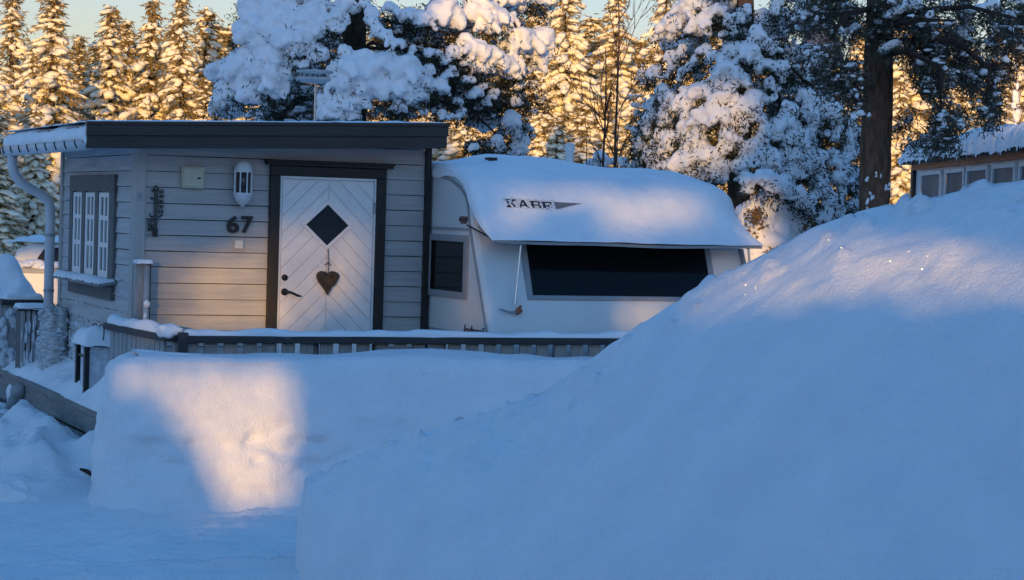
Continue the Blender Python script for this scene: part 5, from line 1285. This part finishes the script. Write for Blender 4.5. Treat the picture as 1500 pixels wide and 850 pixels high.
# --- bare saplings
def sapling(u, v0, v1, Y, n, seed, label, snow=False, spread=60, m='twig'):
    rr = random.Random(seed); base = at(u, v1, Y); base[2] = G; t = thing('bare_sapling', label, 'tree', tuple(base), local=False)
    tr_ = MB(); br = MB(); top = at(u + rr.uniform(-3, 3), v0, Y)
    P = [base + (top - base) * q + np.array([.02 * math.sin(q * 9), .02 * math.cos(q * 7), 0]) for q in np.linspace(0, 1, 14)]; tr_.tube(P, list(np.linspace(.035, .006, 14)), 7)
    H = top[2] - base[2]
    def grow(p, d, L, r, lev):
        pts = [p]; q = p.copy()
        for i in range(6):
            d = d + np.array([rr.gauss(0, .10), rr.gauss(0, .10), .10]); d /= np.linalg.norm(d); q = q + d * L / 6; pts.append(q.copy())
            if lev and rr.random() < .75: s_ = np.array([rr.gauss(0, 1), rr.gauss(0, .8), rr.uniform(.1, .8)]); grow(q, unit(d + unit(s_) * .8), L * rr.uniform(.25, .5), r * .6, lev - 1)
        br.tube(pts, list(np.linspace(r, r * .35, 7)), 4, cap=False)
    for k in range(n):
        q = rr.uniform(.12, .92); p = base + (top - base) * q; a = rr.uniform(0, 6.28)
        grow(p, unit(np.array([math.cos(a), math.sin(a) * .8, rr.uniform(.8, 1.6)])), H * rr.uniform(.12, .32) * (1.2 - .7 * q), .013 * (1.2 - .6 * q), 1)
    part('trunk', tr_, m, t); part('branches', br, m, t)
    if snow:
        s_ = MB()
        for k in range(60):
            q = rr.uniform(.25, .95); p = base + (top - base) * q; s_.blob(p + np.array([rr.uniform(-.03, .03), -.03, 0]), (rr.uniform(.03, .06), .04, rr.uniform(.05, .11)), 1, jit=.4, seed=k)
        part('stuck_snow', s_, 'tree_snow', t, smooth=True)
    return t
sapling(907, -20, 300, 30, 22, 3, 'slim bare birch sapling with upright brown twigs beside the sunlit forest')
sapling(888, 70, 300, 29.6, 12, 4, 'shorter bare sapling leaning left of the slim birch')
sapling(1488, 70, 300, 33, 14, 5, 'thin sapling plastered with blue snow at the right edge beside the annex roof', True)
T = SnowTree(lambda v: 890, 31.0, lambda v: 30, 15)
for q in ([(872, 232, 11), (885, 226, 9)], [(862, 240, 9)], [(895, 238, 8)], [(880, 245, 10)]): T.stroke(q, .5, .8)
p = at(880, 240, 31); T.build('low_bush', 'low snow-dusted bush at the foot of the saplings behind the caravan roof', 'bush', [((p[0], 31, G), .03), ((p[0], 31, p[2]), .01)], 'twig', .03)

# --- sunlit spruce forest
def spruce_data(seed, H, Rb, heavy):
    rng = np.random.default_rng(seed); nd = []; C = []; R = []; Q = []
    z = .25; nc = []; ax = []
    while z < H - .12:
        f = 1 - z / H; r = Rb * (f ** .85) * rng.uniform(.7, 1.2) + .07
        nb = int(6 + 6 * f + rng.integers(0, 2)); a0 = rng.uniform(0, 6.28)
        for k in range(nb):
            a = a0 + 6.283 * k / nb + rng.normal(0, .25); L = r * rng.uniform(.6, 1.2) * (1 + .38 * float(vnoise(np.array([math.cos(a) * 1.2 + seed * 5, math.sin(a) * 1.2, z * .8])))); zz = z + rng.normal(0, .06)
            d = np.array([math.cos(a), math.sin(a), 0]); dr = rng.uniform(.25, .6)
            for t in np.linspace(.2, 1, max(2, int(L / .16))):
                p = d * L * t + np.array([0, 0, zz - dr * L * t * t + .12 * L * t]); nc.append(p + rng.normal(0, .03, 3)); ax.append(d + np.array([0, 0, -.5]))
            ns = 0 if rng.random() > heavy * (.75 + .6 * f) else (1 if L < .2 else 2 if L < .5 else 3 if L < .9 else 4)
            for t in ((.75,), (.5, .88), (.38, .66, .93), (.3, .55, .78, .97))[ns - 1] if ns else ():
                p = d * L * t + np.array([0, 0, zz - dr * L * t * t + .12 * L * t + .04])
                e = -dr * 1.6 * t + .1
                x = unit(d + np.array([0, 0, e])); y = np.cross([0, 0, 1.], x); y /= np.linalg.norm(y); w = np.cross(x, y)
                s_ = rng.uniform(.75, 1.25); l_ = min(.24, .17 * L + .09) * s_
                C.append(p); R.append((l_, l_ * rng.uniform(.5, .85), min(.13, l_ * rng.uniform(.36, .62)))); Q.append(np.stack([x, y, w], 1))
        z += .20 + .12 * f
    V, F = needles(np.array(nc), rng, 8, .15, .022, .35, .05, np.array(ax))
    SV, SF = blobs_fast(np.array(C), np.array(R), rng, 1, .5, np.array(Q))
    return (V, F), (SV, SF)
PROTO = []
def np_mesh(name, V, F, m, smooth):
    me = bpy.data.meshes.new(name); me.vertices.add(len(V)); me.vertices.foreach_set('co', np.asarray(V, np.float32).ravel()); F = np.asarray(F, np.int32); k = F.shape[1]
    me.loops.add(F.size); me.loops.foreach_set('vertex_index', F.ravel()); me.polygons.add(len(F)); me.polygons.foreach_set('loop_start', np.arange(0, F.size, k, dtype=np.int32)); me.polygons.foreach_set('loop_total', np.full(len(F), k, np.int32)); me.update(calc_edges=True)
    if smooth: me.polygons.foreach_set('use_smooth', [True] * len(F))
    me.materials.append(M[m]); return me
for sd, H, Rb, hv in ((1, 8.6, 1.35, .8), (2, 9.2, 1.15, .65), (3, 8.2, 1.6, .95), (4, 9.0, 1.25, .5), (5, 8.4, 1.5, 1.0), (6, 12.5, 1.9, .85)):
    (V, F), (SV, SF) = spruce_data(sd, H, Rb, hv)
    tb_ = MB(); tb_.tube([(0, 0, -.2), (0, 0, H * .5), (0, 0, H)], [.13, .08, .012], 7); tm = tb_.mesh('trunk'); tm.materials.append(M['bark_dark'])
    PROTO.append((H, tm, np_mesh('crown', V, F, 'sun_tinted_needle', False), np_mesh('snow_load', SV, SF, 'sun_tinted_snow', True)))
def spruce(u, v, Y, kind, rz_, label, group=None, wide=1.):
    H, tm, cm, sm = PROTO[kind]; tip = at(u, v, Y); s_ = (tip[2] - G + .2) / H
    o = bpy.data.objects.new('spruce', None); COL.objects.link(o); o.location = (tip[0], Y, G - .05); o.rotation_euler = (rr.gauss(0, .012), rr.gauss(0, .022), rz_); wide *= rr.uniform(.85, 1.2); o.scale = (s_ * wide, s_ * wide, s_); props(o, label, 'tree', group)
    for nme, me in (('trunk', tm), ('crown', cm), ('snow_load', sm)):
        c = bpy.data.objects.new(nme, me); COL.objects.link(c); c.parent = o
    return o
rr = random.Random(77)
front = [(77, -8, 60, 0, 1.0, 'tall golden spruce with snow-heavy skirts left of the cabin roof, nearest the frame edge'),
         (20, -6, 70, 3, 1.0, 'thin-crowned spruce second from the left along the sky line'),
         (-14, 62, 58, 2, 1.1, 'broad golden spruce cut by the left picture edge'),
         (164, 17, 63, 0, .95, 'golden twin-topped looking spruce above the left end of the cabin roof'),
         (219, 2, 62, 3, 1.0, 'very slender pointed spruce standing alone against the sky above the roof'),
         (276, -4, 61, 1, 1.05, 'tall rounded golden spruce left of the big snowy tree'),
         (299, 18, 65, 0, 1.0, 'spruce leaning against its taller neighbour left of the big snowy tree'),
         (332, 42, 72, 3, 1.0, 'small faint spruce tip in the gap beside the big snowy tree'),
         (127, 58, 72, 1, 1.0, 'short narrow golden spruce in the dip of the tree line at the left'),
         (112, 76, 78, 3, 1.0, 'lowest thin spruce tip in the dip of the tree line'),
         (190, 34, 70, 4, .9, 'snow-plastered spruce between the twin-topped and the slender one'),
         (848, -90, 56, 5, 1.0, 'densest golden spruce right of the big snowy tree, taller than the picture'),
         (912, -22, 62, 5, .9, 'golden spruce behind the slim birch sapling'),
         (800, 6, 66, 2, 1.0, 'pale spruce tip showing beside the sunlit snow clump'),
         (966, -60, 52, 5, .9, 'reddish golden spruce peeping out at the left of the broad snowy spruce'),
         (880, 62, 70, 2, 1.1, 'stout low spruce behind the birch twigs'),
         (945, 78, 74, 0, 1.0, 'short spruce beside the broad snowy spruce')]
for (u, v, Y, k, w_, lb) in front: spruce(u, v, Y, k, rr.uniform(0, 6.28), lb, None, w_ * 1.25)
back = 'sunlit snow-laden spruce crowded in the golden forest behind the buildings'
fill = [(140, 70, 68), (232, 60, 70), (262, 45, 68), (312, 40, 70), (52, 70, 66), (96, 85, 66), (176, 75, 72), (205, 70, 72), (790, 60, 64), (825, 40, 66), (870, 90, 62), (925, 60, 70), (838, 150, 60), (770, 130, 62), (890, 150, 56), (30, 130, 66), (140, 110, 74), (172, 110, 80), (222, 110, 74), (268, 100, 76), (322, 90, 74), (18, 100, 80), (70, 130, 90), (110, 130, 84), (865, 130, 72), (905, 60, 84), (780, 100, 78), (805, 120, 56), (880, 180, 60), (45, 90, 74), (60, 110, 84), (90, 100, 82), (148, 90, 78), (205, 95, 80), (238, 88, 78), (258, 70, 84), (312, 62, 80), (352, 66, 84), (380, 50, 72), (415, 40, 66), (455, 35, 70), (490, 20, 64), (530, 30, 68), (565, 25, 72), (600, 30, 66), (640, 20, 70), (680, 30, 76), (720, 20, 68), (760, 30, 74), (820, 70, 76), (865, 30, 80), (780, 60, 62), (835, 110, 58), (900, 120, 58), (930, 100, 64),
        (1000, 10, 66), (1040, 0, 70), (1080, 30, 64), (1120, 60, 72), (1165, 95, 66), (1235, 100, 70), (1265, 40, 66), (1300, 40, 72), (1335, 40, 62), (1365, 20, 70), (1395, 60, 64), (1425, 74, 72), (1460, 50, 66), (1490, 30, 62), (1520, 20, 70), (1320, 120, 54), (1410, 120, 56), (1470, 110, 52), (1260, 140, 56), (1560, 20, 64),
        (0, 150, 52), (50, 165, 54), (95, 170, 60), (140, 130, 64), (185, 130, 66), (250, 130, 62), (300, 120, 60), (345, 110, 62), (395, 110, 60), (440, 120, 58), (500, 110, 62), (560, 100, 60), (620, 110, 58), (690, 150, 56), (740, 140, 58), (795, 150, 52), (855, 160, 50), (815, 180, 48), (925, 170, 54), (960, 120, 70)]
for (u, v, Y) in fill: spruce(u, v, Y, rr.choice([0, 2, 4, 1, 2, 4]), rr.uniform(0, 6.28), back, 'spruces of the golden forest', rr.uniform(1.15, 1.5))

# ------------------------------------------------------------------ sun, shade trees behind the photographer, sky, camera
SEL, SAZ = math.radians(5.5), math.radians(5.0)
SUN = np.array([math.sin(SAZ) * math.cos(SEL), math.cos(SAZ) * math.cos(SEL), -math.sin(SEL)])   # travel of the light
YB = -15.0
def back(p):
    p = np.asarray(p); t = (p[1] - YB) / SUN[1]; q = p - SUN * t; return q[0], q[2]
NF = -EY
def px_plane(pts, p0, n): return [back(onplane(u, v, p0, n)) for u, v in pts]
def px_Y(pts, Y): return [back(at(u, v, Y)) for u, v in pts]
bankP = W((0, -2.45, 0)); wallP = W((0, 0, 0)); noseP = W((0, -1.15, 0))
GAPS = [  # openings cut in the unseen crowns to shape sun patches, share of light let through
 (px_plane([(150, 520), (330, 520), (330, 600), (380, 600), (330, 700), (300, 690), (262, 640), (235, 603), (160, 585)], bankP, NF), .46),
 (px_plane([(300, 560), (330, 532), (440, 535), (438, 640), (434, 742), (352, 742), (318, 716), (285, 660)], bankP, NF), .64),
 (px_plane([(225, 352), (300, 362), (345, 345), (480, 300), (560, 330), (540, 440), (400, 500), (212, 505), (212, 400)], wallP, NF), .24),
 (px_plane([(285, 385), (395, 365), (408, 490), (262, 500)], wallP, NF), .64),
 (px_plane([(720, 262), (860, 255), (860, 300), (740, 330)], noseP, NF), .30),
 (px_plane([(860, 268), (1040, 268), (1030, 348), (880, 350)], noseP, NF), .40),
 (px_plane([(690, 320), (1000, 335), (1000, 352), (700, 350)], noseP, NF), .35),
 (px_plane([(905, 440), (1010, 440), (980, 490), (910, 490)], noseP, NF), .60),
 (px_plane([(1040, 372), (1090, 372), (1085, 430), (1040, 430)], noseP, NF), .50),
 (px_plane([(640, 350), (700, 350), (720, 480), (650, 480)], noseP, NF), .22),
 (px_Y([(625, 30), (640, -60), (830, -60), (830, 130), (740, 140), (690, 110), (650, 70)], 25.5), .75),
 (px_Y([(925, 40), (990, -30), (1055, -20), (1055, 60), (1000, 90), (930, 130)], 24), .52),
 (px_Y([(930, 200), (1000, 120), (1110, 135), (1110, 200), (1060, 262), (950, 262)], 24), .46),
 (px_Y([(1070, 280), (1110, 272), (1138, 282), (1140, 420), (1075, 420)], 23), .80),
 (px_Y([(970, 500), (1005, 436), (1100, 380), (1190, 332), (1250, 340), (1340, 368), (1500, 388), (1640, 396), (1640, 500), (1500, 494), (1380, 482), (1240, 472), (1100, 474)], 11.3), .52),
 (px_Y([(330, 744), (445, 742), (445, 766), (340, 762)], 15.9), .35),
 (px_Y([(-60, 372), (90, 372), (90, 470), (-60, 470)], 28), .75),
 (px_Y([(1400, 180), (1560, 170), (1560, 235), (1400, 225)], 25), .42),
 (px_Y([(1350, 205), (1400, 200), (1400, 235), (1350, 235)], 26), .3),
]
def inside(poly, X, Z):
    r = np.zeros(X.shape, bool); n = len(poly)
    for i in range(n):
        (x0, y0), (x1, y1) = poly[i], poly[(i + 1) % n]
        c = ((y0 > Z) != (y1 > Z)) & (X < (x1 - x0) * (Z - y0) / (y1 - y0 + 1e-12) + x0); r ^= c
    return r
rng = np.random.default_rng(99); kk = 0
xs = np.arange(-24.5, 9.5, 1.25)
for xi in xs:
    x0 = xi + rng.normal(0, .15); y0 = YB + rng.uniform(-1.2, 1.2); H = (10.6 if xi < -5.8 else 9.6) + .6 * math.sin(xi * 1.3) + rng.normal(0, .3)
    n = 6500
    Z = rng.uniform(-.1, H, n); half = np.where(Z < H - 2.0, 1.05, 1.05 * (H - Z) / 2.0 + .05)
    X = x0 + rng.uniform(-1, 1, n) * half; Y = y0 + rng.uniform(-.9, .9, n)
    t = (Y - YB) / SUN[1]; Xp, Zp = X - SUN[0] * t, Z - SUN[2] * t
    keep = np.ones(n)
    for poly, k in GAPS:
        P_ = np.array(poly); c = P_.mean(0); d_ = P_ - c; P2 = c + d_ * (1 + .05 / np.maximum(np.linalg.norm(d_, axis=1), .05))[:, None]
        keep = np.where(inside(P2.tolist(), Xp, Zp), 0, keep)
    ok = rng.random(n) < keep
    C = np.stack([X, Y, Z], 1)[ok]; m = len(C)
    s_ = rng.uniform(.12, .21, m)[:, None]; a = unit(rng.normal(size=(m, 3)) * [1, .5, 1]); b_ = unit(np.cross(a, rng.normal(size=(m, 3)) + [0, 2, 0]))
    V = np.stack([C - a * s_, C + b_ * s_ * .8, C + a * s_, C - b_ * s_ * .8], 1).reshape(-1, 3)
    tt_ = thing('shade_spruce', 'dark spruce standing behind the viewpoint, outside the picture, casting the broken shade', 'tree', (x0, y0, G), 'spruces behind the viewpoint', local=False)
    tri_mesh('crown', V, np.arange(len(V)).reshape(-1, 4), 'needle_blind', tt_)
    TW = []
    for gi, (poly, k) in enumerate(GAPS):             # added flecks that dim the light in each opening
        P_ = np.array(poly); lo_, hi_ = P_.min(0), P_.max(0); lo_ = np.array([max(lo_[0], xi - .625), lo_[1]]); hi_ = np.array([min(hi_[0], xi + .625), hi_[1]])
        if hi_[0] <= lo_[0]: continue
        sz = .03; cnt = int(-math.log(k) * (hi_[0] - lo_[0]) * (hi_[1] - lo_[1]) / (sz * sz * .8 * 2 * .62))
        X = rng.uniform(lo_[0], hi_[0], cnt); Z = rng.uniform(lo_[1], hi_[1], cnt)
        ok = inside(poly, X, Z)
        for p2, k2 in GAPS:
            if k2 > k: ok &= ~inside(p2, X, Z)
        X, Z = X[ok], Z[ok]; dy = rng.uniform(-.4, .4, len(X)); TW.append(np.stack([X + SUN[0] / SUN[1] * dy, YB + dy, Z + SUN[2] / SUN[1] * dy], 1))
    TW = np.concatenate(TW) if TW else np.zeros((0, 3))
    if len(TW):
        m = len(TW); a = unit(rng.normal(size=(m, 3))); b_ = unit(np.cross(a, rng.normal(size=(m, 3)) + [0, 2, 0])); s_ = .03
        V = np.stack([TW - a * s_, TW + b_ * s_ * .8, TW + a * s_, TW - b_ * s_ * .8], 1).reshape(-1, 3)
        tri_mesh('twigs', V, np.arange(len(V)).reshape(-1, 4), 'needle_blind', tt_)
    b = MB(); b.tube([(x0, y0 - .9, -.2), (x0, y0 - .9, .9), (x0, y0 - .9, 1.6)], [.12, .10, .08], 8); part('trunk', b, 'bark_dark', tt_)

ld = bpy.data.lights.new('sun', 'SUN'); ld.energy = SUN_E; ld.angle = math.radians(.53); ld.color = SUN_C
lo = bpy.data.objects.new('sun', ld); COL.objects.link(lo); lo.rotation_euler = (math.pi / 2 - SEL, 0, -SAZ); lo.location = (-5, -40, 12)
wd = bpy.data.worlds.new('World'); sc.world = wd; wd.use_nodes = True
nt = wd.node_tree; bg = nt.nodes['Background']; sky = nt.nodes.new('ShaderNodeTexSky'); sky.sky_type = 'NISHITA'; sky.sun_disc = False
sky.sun_elevation = SEL; sky.sun_rotation = math.pi + SAZ; sky.altitude = 300; sky.air_density = 1.0; sky.dust_density = .6; sky.ozone_density = 1.6
# clear winter sky: pale towards the horizon, deeper blue overhead
tc = nt.nodes.new('ShaderNodeTexCoord'); sx_ = nt.nodes.new('ShaderNodeSeparateXYZ'); nt.links.new(tc.outputs['Generated'], sx_.inputs['Vector'])
cr = nt.nodes.new('ShaderNodeValToRGB'); nt.links.new(sx_.outputs['Z'], cr.inputs['Fac'])
e = cr.color_ramp.elements; e[0].position = .08; e[0].color = (*SKY_LOW, 1); e[1].position = .45; e[1].color = (*SKY_TOP, 1)
mx = nt.nodes.new('ShaderNodeMix'); mx.data_type = 'RGBA'; mx.blend_type = 'MULTIPLY'; mx.inputs['Factor'].default_value = 1
nt.links.new(sky.outputs['Color'], mx.inputs['A']); nt.links.new(cr.outputs['Color'], mx.inputs['B'])
nt.links.new(mx.outputs['Result'], bg.inputs['Color']); bg.inputs['Strength'].default_value = SKY_S
cd = bpy.data.cameras.new('camera'); co = bpy.data.objects.new('camera', cd); COL.objects.link(co)
cd.sensor_width = 36; cd.sensor_fit = 'HORIZONTAL'; cd.lens = FPX / 1500 * 36; cd.clip_start = .1; cd.clip_end = 8000
co.matrix_world = Matrix(((CR[0], CU[0], -CF[0], 0), (CR[1], CU[1], -CF[1], 0), (CR[2], CU[2], -CF[2], ZC), (0, 0, 0, 1)))
sc.camera = co
sc.view_settings.view_transform = 'Standard'; sc.view_settings.look = 'None'; sc.view_settings.gamma = 1; sc.view_settings.use_curve_mapping = False
sc.view_settings.exposure = EXPO
sc.render.engine = 'CYCLES'; sc.cycles.use_denoising = True; sc.cycles.max_bounces = 8; sc.cycles.diffuse_bounces = 5; sc.cycles.glossy_bounces = 3; sc.cycles.use_adaptive_sampling = True; sc.cycles.adaptive_threshold = .02
sc.cycles.sample_clamp_indirect = 8
